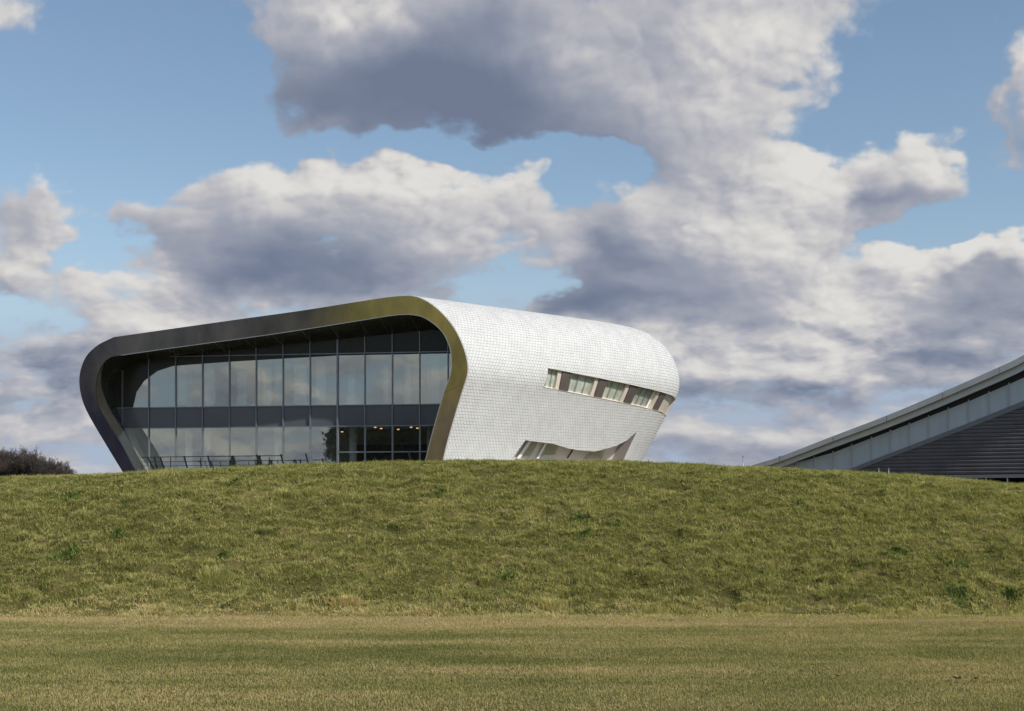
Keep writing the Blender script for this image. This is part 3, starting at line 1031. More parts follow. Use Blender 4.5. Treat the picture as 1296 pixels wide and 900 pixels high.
for px in (239, 262, 352, 447, 545):
    a = fl(on_front(px, 520, 2.5 + 2.2))[0] + 0.0
    a = (on_front(px, 520, 4.7) - gp0).dot(E1)
    for z0, z1 in ((FLOOR, z_sp_bot + 0.13), (z_sp_top - 0.11, zmax_at(a) - 0.05)):
        mb = MB()
        mb.tube([lf(a, z0, 2.2), lf(a, z1, 2.2)], [0.24, 0.24], 16)
        mb.build('column', M['column'], pav, smooth=True)
blinds = [(261, 272, 450, 512), (300, 312, 470, 512), (372, 388, 462, 512), (440, 449, 472, 512), (485, 492, 462, 512), (546, 556, 450, 512),
          (333, 344, 466, 512), (400, 412, 455, 512), (512, 520, 460, 512), (226, 236, 470, 512)]
for x0, x1, y0, y1 in blinds:
    mb = MB()
    p = [on_front(x0, y1, 3.4), on_front(x1, y1, 3.4), on_front(x1, y0, 3.4), on_front(x0, y0, 3.4)]
    mb.hexa(p, [v + E2 * 0.03 for v in p])
    mb.build('blind', M['blind'], pav)
for x, y in ((433, 546.5), (475, 540.8), (482.3, 542.2), (504, 543.4), (520.3, 540.6), (528.4, 541.8)):
    p = on_front(x, y, 5.2)
    mb = MB()
    mb.tube([p + Vector((0, 0, 0.02)), p + Vector((0, 0, 0.14)), p + Vector((0, 0, .30))], [0.17, 0.13, 0.02], 10)
    lampo = mb.build('ceiling_lamp', M['lamp_case'], pav)
    mb = MB()
    mb.tube([p + Vector((0, 0, -.04)), p + Vector((0, 0, 0.018))], [0.06, 0.10], 10)
    mb.build('bulb', M['lamp'], lampo)
# low partition and furniture seen through the ground floor glass
mb = MB()
a0, a1 = (on_front(365, 560, 6.0) - gp0).dot(E1), (on_front(395, 560, 6.0) - gp0).dot(E1)
mb.hexa([lf(a0, FLOOR, 5), lf(a1, FLOOR, 5), lf(a1, FLOOR + 2.2, 5), lf(a0, FLOOR + 2.2, 5)],
        [lf(a0, FLOOR, 5.3), lf(a1, FLOOR, 5.3), lf(a1, FLOOR + 2.2, 5.3), lf(a0, FLOOR + 2.2, 5.3)])
a0, a1 = (on_front(425, 560, 6.0) - gp0).dot(E1), (on_front(540, 560, 6.0) - gp0).dot(E1)
mb.hexa([lf(a0, FLOOR, 7), lf(a1, FLOOR, 7), lf(a1, FLOOR + 2.7, 7), lf(a0, FLOOR + 2.7, 7)],
        [lf(a0, FLOOR, 7.3), lf(a1, FLOOR, 7.3), lf(a1, FLOOR + 2.7, 7.3), lf(a0, FLOOR + 2.7, 7.3)])
mb.build('inner_partition', M['brown'], pav)

# --- the tiled shell: a surface S(s, t), s from the front ring round the far end, t from ridge to ground
YB = 108.0
BACK = [(803, 418.6), (822, 424.5), (839, 437), (851.4, 453.4), (858, 472), (859.5, 488), (855, 504), (844, 523), (830.5, 549), (815.5, 577), (806, 596), (800, 608)]
NS, NTT = 240, 130
Ft = resample(catmull([on_front(x, y, 0) for x, y in OUT_R], 8), NTT)
Bt = resample(catmull([at(x, y, YB) for x, y in BACK], 8), NTT)


def shell_table():
    s1 = np.linspace(0, 1, 200)
    rows_ = []
    for j in range(NTT):
        a, b = Ft[j], Bt[j]
        vr = np.array([b[0], b[1], 0.0]); vr /= np.linalg.norm(vr)
        L = np.linalg.norm(b - a)
        ch = (b - a) / L
        h = math.atan2(ch[0], ch[1]) + math.radians(3.5)
        da = np.array([math.sin(h), math.cos(h), ch[2]])
        p1 = a + da * L * 0.62
        p2 = b - vr * L * 0.16
        p2[2] = b[2] - ch[2] * L * 0.1
        t = s1[:, None]
        main = a * (1 - t) ** 3 + 3 * p1 * t * (1 - t) ** 2 + 3 * p2 * t ** 2 * (1 - t) + b * t ** 3
        # continue round behind
        q1 = b + vr * L * 0.12
        q2 = q1 + np.array([-3.2, 2.6, 0.0]) + vr * 0.5
        q3 = q2 + np.array([-7.5, 0.3, 0.0])
        t2 = np.linspace(0, 1, 60)[1:, None]
        rest = b * (1 - t2) ** 3 + 3 * q1 * t2 * (1 - t2) ** 2 + 3 * q2 * t2 ** 2 * (1 - t2) + q3 * t2 ** 3
        rows_.append(resample(np.vstack([main, rest]), NS))
    return np.array(rows_).transpose(1, 0, 2)     # (s, t, 3)


TAB = shell_table()
dS = np.gradient(TAB, axis=0)
dT = np.gradient(TAB, axis=1)
NRM = np.cross(dT, dS)
NRM /= np.linalg.norm(NRM, axis=2, keepdims=True) + 1e-9
if NRM[60, NTT // 2, 0] < 0:
    NRM = -NRM
LEN_S = np.linalg.norm(np.diff(TAB[:, NTT // 2], axis=0), axis=1).sum()
LEN_T = np.linalg.norm(np.diff(TAB[0], axis=0), axis=1).sum()


def bil(T, s, t):
    s = np.clip(np.asarray(s, float), 0, 1) * (NS - 1)
    t = np.clip(np.asarray(t, float), 0, 1) * (NTT - 1)
    i = np.minimum(s.astype(int), NS - 2); j = np.minimum(t.astype(int), NTT - 2)
    fs, ft = (s - i)[..., None], (t - j)[..., None]
    return (T[i, j] * (1 - fs) + T[i + 1, j] * fs) * (1 - ft) + (T[i, j + 1] * (1 - fs) + T[i + 1, j + 1] * fs) * ft


def S(s, t, off=0.0):
    n = bil(NRM, s, t)
    n = n / (np.linalg.norm(n, axis=-1, keepdims=True) + 1e-9)
    return bil(TAB, s, t) + n * np.asarray(off)[..., None]


_gs, _gt = np.meshgrid(np.linspace(0, 0.92, 900), np.linspace(0, 1, 500), indexing='ij')
_gp = bil(TAB, _gs, _gt)
_gpx = HX + FP * _gp[..., 0] / _gp[..., 1]
_gpy = HY - FP * (_gp[..., 2] - EYE) / _gp[..., 1]
# only the part that faces the camera
_gn = bil(NRM, _gs, _gt)
_vis = ((_gn[..., 0] * -_gp[..., 0] + _gn[..., 1] * -_gp[..., 1] + _gn[..., 2] * (EYE - _gp[..., 2])) > 0)


def inv(px, py):
    d = (_gpx - px) ** 2 + (_gpy - py) ** 2 + (~_vis) * 1e3
    k = np.unravel_index(np.argmin(d), d.shape)
    return float(_gs[k]), float(_gt[k])


# openings in the shell, in (s, t)
sa0, ta0 = inv(693, 466)
sa1, ta1 = inv(687, 489.5)
sb0, tb0 = inv(838, 496.5)
sb1, tb1 = inv(826, 518.5)
sE = min(0.93, max(sb0, sb1) + 0.13)
def ext(s0, t0, s1, t1, s):
    return t1 + (t1 - t0) / (s1 - s0) * (s - s1)
strip_poly = [(sa0, ta0), (sb0, tb0), (sE, ext(sa0, ta0, sb0, tb0, sE)), (sE, ext(sa1, ta1, sb1, tb1, sE)), (sb1, tb1), (sa1, ta1)]
ENT = [(636, 602), (646.8, 582), (664.6, 556.8), (699.4, 561.4), (718, 567.4), (736.8, 570.4), (752, 571.3), (762, 568.6), (779, 564), (792.8, 557), (805.5, 545.3),
       (788.6, 581), (779, 602)]
ent_poly = [inv(x, y) for x, y in ENT]
holes = [strip_poly, ent_poly]


def inside(p, poly):
    x, y = p
    c = False
    for i in range(len(poly)):
        (x1, y1), (x2, y2) = poly[i], poly[i - 1]
        if (y1 > y) != (y2 > y) and x < (x2 - x1) * (y - y1) / (y2 - y1) + x1:
            c = not c
    return c


def densify(poly, n=10):
    out = []
    for i in range(len(poly)):
        a, b = poly[i], poly[(i + 1) % len(poly)]
        for k in range(n):
            out.append((a[0] + (b[0] - a[0]) * k / n, a[1] + (b[1] - a[1]) * k / n))
    return out


dense = [densify(h) for h in holes]


def cdt_surface(region=None, step_s=0.012, step_t=0.02, off=0.0):
    """triangulate the (s,t) square with the openings as constraints; region None = outside them, k = inside opening k"""
    vs, es = [], []
    for h in (dense if region is None else [dense[region]]):
        b = len(vs)
        vs += [Vector(p) for p in h]
        es += [(b + i, b + (i + 1) % len(h)) for i in range(len(h))]
    if region is None:
        gs, gt = np.arange(0, 1 + 1e-6, step_s), np.arange(0, 1 + 1e-6, step_t)
    else:
        xs = [p[0] for p in dense[region]]; ys = [p[1] for p in dense[region]]
        gs, gt = np.arange(min(xs), max(xs), step_s), np.arange(min(ys), max(ys), step_t)
    for a in gs:
        for b in gt:
            vs.append(Vector((a, b)))
    r = geometry.delaunay_2d_cdt(vs, es, [], 0, 1e-6)
    V, F = r[0], r[2]
    keep = []
    for f in F:
        c = (sum(V[i].x for i in f) / len(f), sum(V[i].y for i in f) / len(f))
        ins = [inside(c, d) for d in dense]
        if (region is None and not any(ins)) or (region is not None and ins[region]):
            keep.append(tuple(f))
    sv = np.array([v.x for v in V]); tv = np.array([v.y for v in V])
    pts = S(sv, tv, np.full(len(sv), off))
    return pts, keep


def shell_mesh(name, mat, region, off):
    pts, F = cdt_surface(region, off=off)
    mb = MB()
    mb.v = [tuple(p) for p in pts]
    for f in F:
        mb.f.append(f); mb.m.append(0)
    o = mb.build(name, mat, pav, smooth=True)
    bm = bmesh.new(); bm.from_mesh(o.data)
    bmesh.ops.delete(bm, geom=[v for v in bm.verts if not v.link_faces], context='VERTS')
    bm.to_mesh(o.data); bm.free()
    return o


shell_mesh('shell_backing', M['joint'], None, 0.0)


def build_tiles():
    ncol, nrow = int(LEN_S / 0.30), int(LEN_T / 0.195)
    mb_v, mb_f, mb_n = [], [], []
    ds, dt = 1.0 / ncol, 1.0 / nrow
    gap = 0.075
    quads, lifts = [], []
    bb = [(min(p[0] for p in h), max(p[0] for p in h), min(p[1] for p in h), max(p[1] for p in h)) for h in holes]
    r2 = random.Random(3)
    polys = []
    for r in range(nrow):
        t0, t1 = r * dt, (r + 1) * dt + dt * 0.12
        for c in range(-1, ncol):
            s0 = (c + (0.5 if r % 2 else 0)) * ds
            s1 = s0 + ds * (1 - gap)
            s0, s1 = max(s0, 0.0015), min(s1, 1)
            if s1 - s0 < ds * 0.15 or t1 > 1.02:
                continue
            poly = [(s0, t0), (s1, t0), (s1, min(t1, 1)), (s0, min(t1, 1))]
            cen = ((s0 + s1) / 2, (t0 + t1) / 2)
            drop = False
            for h, d, b in zip(holes, dense, bb):
                if s1 < b[0] or s0 > b[1] or t1 < b[2] or t0 > b[3]:
                    continue
                ins = [inside(p, d) for p in poly + [cen]]
                if all(ins):
                    drop = True
                    break
                if any(ins):
                    # trim along the nearest edge of the opening
                    best = None
                    for i in range(len(h)):
                        a, e = Vector(h[i]), Vector(h[(i + 1) % len(h)])
                        ab = e - a
                        k = max(0, min(1, (Vector(cen) - a).dot(ab) / ab.dot(ab)))
                        q = a + ab * k - Vector(cen)
                        q = (q.x * LEN_S) ** 2 + (q.y * LEN_T) ** 2
                        if best is None or q < best[0]:
                            best = (q, a, ab)
                    _, a, ab = best
                    nrm = Vector((-ab.y, ab.x))
                    mid = a + ab * 0.5
                    eps = nrm.normalized() * 0.002
                    if inside(tuple(mid + eps), d):
                        nrm = -nrm
                    out = []
                    for i in range(len(poly)):
                        p, q = Vector(poly[i]), Vector(poly[(i + 1) % len(poly)])
                        sp, sq = (p - a).dot(nrm), (q - a).dot(nrm)
                        if sp >= 0:
                            out.append(tuple(p))
                        if (sp >= 0) != (sq >= 0):
                            k = sp / (sp - sq)
                            out.append(tuple(p + (q - p) * k))
                    poly = out
                    if len(poly) < 3:
                        drop = True
                        break
            if drop:
                continue
            polys.append((poly, t0, t1, r2.uniform(-0.0022, 0.0022)))
    st = np.array([p for pl in polys for p in pl[0]])
    lift_top = np.concatenate([[0.012 + (0.016 + pl[3]) * min(1, max(0, (p[1] - pl[1]) / (pl[2] - pl[1]))) for p in pl[0]] for pl in polys])
    top = S(st[:, 0], st[:, 1], lift_top)
    bot = S(st[:, 0], st[:, 1], lift_top - 0.018)
    mb = MB()
    k = 0
    for pl in polys:
        n = len(pl[0])
        mb.hexa(top[k:k + n], bot[k:k + n])
        k += n
    mb.build('tile_cladding', M['tile'], pav)


build_tiles()

# roof and the far side: sloping deck from the ridge to the low left edge, closed at the back
rf = MB()
ridge = TAB[:, 0]
n_st = NS
left_prof = np.vstack([outer[:NL - 1], outer[NL - 1:NL + NTP - 1]])      # from left foot to ridge
dv = TAB[:, 0] - TAB[0, 0]
stations = list(range(0, int(NS * 0.80), 6))
rings_ = []
for k in stations:
    f = k / stations[-1]
    rings_.append(left_prof + np.array([dv[k][0] * 0.35, dv[k][1], 0]) * 1.0 + np.outer(np.linspace(0, 1, len(left_prof)), dv[k] * np.array([0.65, 0, 1])))
    rings_[-1][-1] = ridge[k]
for A_, B_ in zip(rings_, rings_[1:]):
    for i in range(len(left_prof) - 1):
        rf.face([A_[i], A_[i + 1], B_[i + 1], B_[i]])
last = rings_[-1]
kk = stations[-1]
tail = [ridge[k] for k in range(kk, NS, 4)] + [ridge[-1]]
# back closure
back_loop = list(last) + tail[1:]
rf.face(back_loop)
end_t = TAB[-1]
low = end_t[-1]
rf.face([tuple(p) for p in end_t] + [tuple(last[0])])
rf.face([tuple(last[0]), tuple(end_t[0])] + [tuple(p) for p in reversed(last[1:])])
rf.build('roof_deck', M['roof'], pav)

# --- recesses: jambs, back panels, panes
def recess(k, depth, jamb_mat, back_mat, jamb_name, back_name):
    d = dense[k]
    s = np.array([p[0] for p in d]); t = np.array([p[1] for p in d])
    A_ = S(s, t, np.full(len(s), 0.05)); B_ = S(s, t, np.full(len(s), -depth))
    jm = MB()
    for i in range(len(d)):
        j = (i + 1) % len(d)
        jm.face([A_[i], A_[j], B_[j], B_[i]])
    jm.build(jamb_name, jamb_mat, pav)
    shell_mesh(back_name, back_mat, k, -depth)


recess(0, 0.34, M['tan'], M['shade'], 'window_reveal', 'window_backing')
recess(1, 0.8, M['mauve'], M['tan'], 'entrance_reveal', 'entrance_lining')


def st_panel(sa, sb, t_lo, t_hi, off, thick, n=6):
    """curved slab lying on the shell between two s lines; t limits are functions of s"""
    mb = MB()
    ss = np.linspace(sa, sb, n)
    top = np.array([t_lo(x) for x in ss]); bot = np.array([t_hi(x) for x in ss])
    f0, f1 = S(ss, top, np.full(n, off)), S(ss, bot, np.full(n, off))
    b0, b1 = S(ss, top, np.full(n, off - thick)), S(ss, bot, np.full(n, off - thick))
    for i in range(n - 1):
        mb.face([f0[i], f0[i + 1], f1[i + 1], f1[i]])
        mb.face([b0[i], b1[i], b1[i + 1], b0[i + 1]])
        mb.face([f0[i], b0[i], b0[i + 1], f0[i + 1]])
        mb.face([f1[i], f1[i + 1], b1[i + 1], b1[i]])
    for i in (0, n - 1):
        mb.face([f0[i], f1[i], b1[i], b0[i]])
    return mb


def lerp_edge(a, b):
    return lambda s: a[1] + (b[1] - a[1]) * (s - a[0]) / (b[0] - a[0])


e_top = lerp_edge((sa0, ta0), (sb0, tb0))
e_bot = lerp_edge((sa1, ta1), (sb1, tb1))
def s_mid(px):
    f = (px - 690) / (832 - 690)
    return inv(px, 477.7 + f * (507.5 - 477.7))[0]


# openings between posts (pixel columns at mid height, used only to read off the spacing along the wall)
bays = [(690.5, 709.5), (725.5, 754), (768, 793), (806.5, 826)]
posts = [(712.5, 723.5), (757.5, 767), (795.5, 804.5), (833, 839.5)]
for x0, x1 in bays:
    s0, s1 = s_mid(x0), s_mid(x1)
    nsub = 3
    for k in range(nsub):
        a = s0 + (s1 - s0) * k / nsub
        b = s0 + (s1 - s0) * (k + 1) / nsub - 0.0012
        pan = st_panel(a, b, lambda s: e_top(s) + 0.004, lambda s: e_bot(s) - 0.004, -0.24, 0.02).build('strip_window', M['strip_glass'], pav)
        bar = st_panel(b, b + 0.0014, lambda s: e_top(s) + 0.002, lambda s: e_bot(s) - 0.002, -0.22, 0.06, 2)
        bar.build('glazing_bar', M['seam'], pan)
for x0, x1 in posts:
    s0, s1 = s_mid(x0), s_mid(x1)
    st_panel(s0, s1, lambda s: e_top(s) + 0.001, lambda s: e_bot(s) - 0.001, -0.05, 0.28, 4).build('window_post', M['brown'], pav)
    w_ = (s1 - s0) * 0.42
    st_panel(s0 - w_, s0 - 0.0005, lambda s: e_top(s) + 0.001, lambda s: e_bot(s) - 0.001, -0.12, 0.2, 3).build('post_side_strip', M['tan'], pav)  # tan strip down one side of each dark post
sR = s_mid(839.5) + 0.004
st_panel(sR, sE - 0.002, lambda s: e_top(s) + 0.003, lambda s: e_bot(s) - 0.003, -0.16, 0.17, 12).build('end_panel', M['tan'], pav)

# entrance glazing: leaning panes and tan panels on the recess
def quad_on_recess(pts, depth, name, mat, thick=0.06):
    p = []
    for x, y in pts:
        s, t = inv(x, y)
        p.append(Vector(S(np.array([s]), np.array([t]), np.array([-depth]))[0]))
    nrm = (p[1] - p[0]).cross(p[2] - p[0]).normalized()
    if nrm.y > 0:
        nrm = -nrm
    mb = MB()
    mb.hexa(p, [q - nrm * thick for q in p])
    return mb.build(name, mat, pav)


quad_on_recess([(669, 584), (684, 562), (693, 563), (680, 584)], 0.70, 'entrance_window', M['strip_glass'])
quad_on_recess([(693, 584), (704, 565), (717, 568), (712, 584)], 0.70, 'entrance_window', M['strip_glass'])
quad_on_recess([(664, 584), (679, 561), (683, 561.5), (668, 584)], 0.64, 'entrance_mullion', M['column'])
quad_on_recess([(689, 584), (700.5, 563), (703, 563.5), (692, 584)], 0.64, 'entrance_mullion', M['column'])
quad_on_recess([(729, 584), (737, 571.5), (738, 571.5), (730, 584)], 0.73, 'panel_joint', M['dark'])
quad_on_recess([(747, 584), (759, 571), (776, 566), (771, 584)], 0.58, 'entrance_window', M['strip_glass'])

# plinth and terrace under the building
pl = MB()
pp = [(P0 + E1 * a + E2 * d) for a, d in ((-24, -0.6), (1.0, -0.6), (10, 18), (6, 30), (-20, 30))]
pl.hexa([Vector((p.x, p.y, PLATEAU - 0.4)) for p in pp], [Vector((p.x, p.y, FLOOR - 0.06)) for p in pp])
pl.build('plinth', M['plinth'], pav)

# ---------------------------------------------------------------- terrace railing in front of the glass
rail = empty('railing', tuple(on_front(270, 600, -1.6)), 'dark metal railing with raked posts along the glazed front', 'railing')
DR = -1.6
rk = [(186.7, 578.6, 199, 597), (195, 578.6, 202, 597), (202.8, 578.4, 211, 597), (233, 577.2, 239.5, 596), (263, 576.6, 269.5, 596), (293.6, 576.6, 300.3, 595.5),
      (325, 575.4, 331, 595), (355.3, 574.8, 362.5, 594.5), (387, 574, 393, 593.5)]
for x0, y0, x1, y1 in rk:
    mb = MB()
    mb.bar(on_front(x0, y0, DR), on_front(x1, y1 + 6, DR), 0.085, 0.05, E1)
    mb.build('post', M['rail'], rail)
for y0, y1, w in ((578.6, 577.0, 0.045), (584.6, 583, 0.028), (589.8, 588.4, 0.028)):
    mb = MB()
    mb.bar(on_front(179, y0 + .2, DR), on_front(358, y1 - .3, DR), w, w, E2)
    mb.build('rail', M['rail'], rail)
for x in (216, 254, 341):
    mb = MB()
    mb.bar(on_front(x, 579, DR - .03), on_front(x, 600, DR - .03), 0.04, 0.04, E1)
    mb.build('upright', M['rail'], rail)
lone = empty('raked_post', tuple(on_front(521, 600, DR)), 'single dark raked post before the last glazed bays', 'post')
mb = MB()
mb.bar(on_front(516.6, 571.5, DR), on_front(524, 598, DR), 0.085, 0.05, E1)
mb.build('shaft', M['rail'], lone)
mb = MB()
mb.bar(on_front(519.5, 600, DR), on_front(527.5, 600, DR), 0.22, 0.03, E2)
mb.build('base_plate', M['rail'], lone)


def shrub(px, top, label, w):
    base = on_front(px, 600, -0.9)
    tp = on_front(px, top, -0.9)
    h = tp.z - base.z
    o = empty('potted_shrub', tuple(base), label, 'shrub')
    mb = MB()
    mb.tube([base, base + Vector((0, 0, 0.4))], [0.14, 0.2], 10)
    mb.build('pot', M['trim_dark'], o)
    mb = MB()
    for _ in range(620):
        f = random.random()
        r = w * (1 - f) ** 0.7 * math.sqrt(random.random()) * (0.8 + 0.4 * random.random())
        an = random.uniform(0, 6.28)
        c = base + Vector((math.cos(an) * r, math.sin(an) * r, 0.35 + f * (h - 0.35)))
        d = Vector((math.cos(an), math.sin(an), random.uniform(0.2, 1.2))).normalized() * random.uniform(0.06, 0.13)
        s = d.orthogonal().normalized() * 0.025
        mb.face([c - s, c + s, c + d])
    mb.build('foliage', M['shrub'], o)


shrub(294.5, 578, 'narrow dark shrub behind the railing, the one further to the left', 0.27)
shrub(327.8, 577.4, 'small dark shrub behind the railing, the one nearer the pavilion centre', 0.24)

# ---------------------------------------------------------------- the hall with the sweeping roof on the right
H1 = at(1296, 640, 110.0)
H0 = at(960, 640, 119.0)
HE = Vector((H1.x - H0.x, H1.y - H0.y, 0)).normalized()
HN = Vector((-HE.y, HE.x, 0))
if HN.y < 0:
    HN = -HN                      # into the hall


def on_hall(px, py, depth=0.0):
    r = ray(px, py)
    p0 = H1 + HN * depth
    Y = (HN.x * p0.x + HN.y * p0.y) / (HN.x * r.x + HN.y)
    return at(px, py, Y)


def z2(x, y):
    return (930 + x / 3.541, 430 + y / 3.541)


hall = empty('sports_hall', tuple(on_hall(1200, 620)), 'long grey hall with a sweeping curved roof and slate louvred wall', 'building')
roof_top = [z2(-60, 617), z2(80, 562), z2(200, 525), z2(440, 432), z2(680, 340), z2(930, 235), z2(1185, 122), z2(1296, 68), (1400, 393), (1560, 300), (1700, 214)]
fas_h = [6.0, 6.0, 6.2, 6.7, 7.2, 7.8, 8.3, 8.6, 9.2, 10, 10.8]
rt = catmull([(x, y) for x, y in roof_top], 4)
fh = np.interp(rt[:, 0], [p[0] for p in roof_top], fas_h)
DF = -1.5            # the roof edge stands proud of the wall
# fascia in lengths with open joints
joints = [roof_top[0][0]] + [p[0] for p in roof_top[2:7]] + [1335, 1405, 1480, 1560, 1700]
def strip_between(xa, xb, y_off0, y_off1, depth, thick, n=8):
    mb = MB()
    xs = np.linspace(xa, xb, n)
    yt = np.interp(xs, rt[:, 0], rt[:, 1]); hh = np.interp(xs, rt[:, 0], fh)
    for i in range(n - 1):
        q = [on_hall(xs[i], yt[i] + hh[i] * y_off1, depth), on_hall(xs[i + 1], yt[i + 1] + hh[i + 1] * y_off1, depth),
             on_hall(xs[i + 1], yt[i + 1] + hh[i + 1] * y_off0, depth), on_hall(xs[i], yt[i] + hh[i] * y_off0, depth)]
        mb.hexa(q, [v + HN * thick for v in q])
    return mb


for xa, xb in zip(joints, joints[1:]):
    strip_between(xa + 0.25, xb - 0.25, 0.0, 1.0, DF, 0.12).build('fascia_panel', M['zinc'], hall)
strip_between(joints[0], joints[-1], 0.10, 1.02, DF + 0.07, 0.06, 40).build('fascia_backing', M['dark'], hall)
strip_between(joints[0] + 20, joints[-1], 1.16, 2.2, DF + 0.55, 0.30, 40).build('gutter', M['gutter'], hall)
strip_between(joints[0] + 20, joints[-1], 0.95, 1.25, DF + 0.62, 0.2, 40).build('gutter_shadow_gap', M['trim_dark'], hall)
# soffit and roof deck going back
mb = MB()
xs = np.linspace(joints[0], joints[-1], 40)
yt = np.interp(xs, rt[:, 0], rt[:, 1]); hh = np.interp(xs, rt[:, 0], fh)
ed = [on_hall(x, y, DF) for x, y in zip(xs, yt)]
lo = [on_hall(x, y + h * 1.02, DF + 0.05) for x, y, h in zip(xs, yt, hh)]
for i in range(len(xs) - 1):
    mb.face([ed[i] + HN * .1 - Vector((0, 0, .01)), ed[i + 1] + HN * .1 - Vector((0, 0, .01)), ed[i + 1] + HN * 40, ed[i] + HN * 40])
    mb.face([lo[i] + HN * .2, lo[i] + HN * 38, lo[i + 1] + HN * 38, lo[i + 1] + HN * .2])
mb.build('roof', M['zinc'], hall)
# wall bands below the roof
top_b = [z2(220, 566), z2(440, 506), z2(780, 379), z2(1048, 276), z2(1296, 171), (1400, 428), (1560, 340), (1700, 256)]
bot_b = [z2(400, 628), z2(505, 585), z2(697, 510), z2(868, 445), z2(1048, 375), z2(1229, 302), z2(1296, 275), (1400, 458.5), (1560, 386), (1700, 322)]
f_top = lambda x: float(np.interp(x, [p[0] for p in top_b], [p[1] for p in top_b]))
f_bot = lambda x: float(np.interp(x, [p[0] for p in bot_b], [p[1] for p in bot_b]))
mull = [z2(x, 0)[0] for x in (190, 272, 355, 440, 525, 612, 697, 782, 868, 957, 1048, 1138, 1229)] + [1303, 1329.5, 1356, 1383, 1410, 1437, 1465, 1493]
for xa, xb in zip(mull, mull[1:]):
    pts = [(xa + .4, min(f_bot(xa), 612)), (xb - .4, min(f_bot(xb), 612)), (xb - .4, f_top(xb)), (xa + .4, f_top(xa))]
    if pts[0][1] - pts[3][1] < 1:
        continue
    q = [on_hall(x, y, 0) for x, y in pts]
    mb = MB(); mb.hexa(q, [v + HN * 0.06 for v in q]); mb.build('clerestory_panel', M['polycarb'], hall)
for x in mull[1:]:
    if f_bot(x) - f_top(x) < 1:
        continue
    mb = MB(); mb.bar(on_hall(x, min(f_bot(x), 612) + .5, -0.03), on_hall(x, f_top(x) - 2, -0.03), 0.085, 0.09, HE); mb.build('clerestory_mullion', M['seam'], hall)
# dark strip above the panels, the eave shadow put into its colour
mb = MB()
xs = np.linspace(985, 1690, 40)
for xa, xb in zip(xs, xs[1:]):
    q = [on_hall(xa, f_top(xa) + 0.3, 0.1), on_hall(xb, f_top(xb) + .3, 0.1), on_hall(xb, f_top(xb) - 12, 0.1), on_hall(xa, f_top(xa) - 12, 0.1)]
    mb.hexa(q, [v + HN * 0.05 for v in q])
mb.build('eave_shade_strip', M['dark'], hall)
mb = MB()
xs = np.linspace(1045, 1690, 30)
for xa, xb in zip(xs, xs[1:]):
    w0, w1 = 4.2 + (xa - 1045) / 250 * 2.3, 4.2 + (xb - 1045) / 250 * 2.3
    q = [on_hall(xa, f_bot(xa) + w0, -0.10), on_hall(xb, f_bot(xb) + w1, -0.10), on_hall(xb, f_bot(xb) - .6, -0.10), on_hall(xa, f_bot(xa) - .6, -0.10)]
    mb.hexa(q, [v + HN * 0.16 for v in q])
mb.build('raking_trim', M['trim_dark'], hall)
# louvred cladding: horizontal slats that stop on the rake
lou = MB()
z_bot = on_hall(1296, 600, 0).z
z_topl = on_hall(1700, 325, 0).z
pitch = 0.292
z = z_bot + 0.02
a_of = lambda p: (p - H1).dot(HE)
rake = [(a_of(on_hall(x, f_bot(x) + 3, 0)), on_hall(x, f_bot(x) + 3, 0).z) for x in np.linspace(1040, 1700, 60)]
ra = np.array(rake)
a_end = ra[-1, 0]
while z < ra[:, 1].max():
    a0 = float(np.interp(z + pitch * 0.5, ra[:, 1], ra[:, 0]))
    if z + pitch * 0.5 < ra[0, 1]:
        a0 = ra[0, 0]
    def pt(a, zz, d):
        q = H1 + HE * a + HN * d
        return Vector((q.x, q.y, zz))
    prof = [(0.0, 0.09), (0.02, 0.03), (0.05, -0.01), (pitch * 0.66, -0.07), (pitch * 0.74, -0.05), (pitch * 0.78, 0.09), (pitch, 0.10)]
    A_ = [pt(a0, z + h, d) for h, d in prof]; B_ = [pt(a_end, z + h, d) for h, d in prof]
    for i in range(len(prof) - 1):
        lou.face([A_[i], B_[i], B_[i + 1], A_[i + 1]])
    z += pitch
lou.build('louvre_cladding', M['louvre'], hall)
mb = MB()
q = [pt(ra[0, 0] - 2, z_bot - 0.02, .12)] + [pt(a_end, z_bot - .02, .12), pt(a_end, ra[-1, 1], .12)] + [pt(a, zz, .12) for a, zz in rake[::-1][1:]]
mb.face(q)
mb.build('wall_backing', M['dark'], hall)
# base beam and a row of low windows
a_l = a_of(on_hall(1085, 603, 0))
mb = MB()
mb.hexa([pt(a_l, z_bot - 0.28, -.08), pt(a_end, z_bot - .28, -.08), pt(a_end, z_bot - .02, -.08), pt(a_l, z_bot - .02, -.08)],
        [pt(a_l, z_bot - 0.28, .1), pt(a_end, z_bot - .28, .1), pt(a_end, z_bot - .02, .1), pt(a_l, z_bot - .02, .1)])
mb.build('base_beam', M['trim_dark'], hall)
wx = [a_of(on_hall(x, 605, 0)) for x in (1170, 1199, 1235.5, 1248, 1275, 1304, 1333, 1362)]
for xa, xb in zip(wx, wx[1:]):
    mb = MB()
    q = [pt(xa + .04, PLATEAU, .03), pt(xb - .04, PLATEAU, .03), pt(xb - .04, z_bot - .29, .03), pt(xa + .04, z_bot - .29, .03)]
    mb.hexa(q, [v + HN * .03 for v in q])
    mb.build('low_window', M['hall_glass'], hall)
for xa in wx:
    mb = MB(); mb.bar(pt(xa, PLATEAU, 0), pt(xa, z_bot - .285, 0), .09, .1, HE); mb.build('low_mullion', M['seam'], hall)
mb = MB()
q = [pt(a_l - 12, PLATEAU - .5, .35), pt(a_end, PLATEAU - .5, .35), pt(a_end, z_bot, .35), pt(a_l, z_bot, .35)]
mb.hexa(q, [v + HN * 30 for v in q])
mb.build('lower_wall', M['interior_floor'], hall)


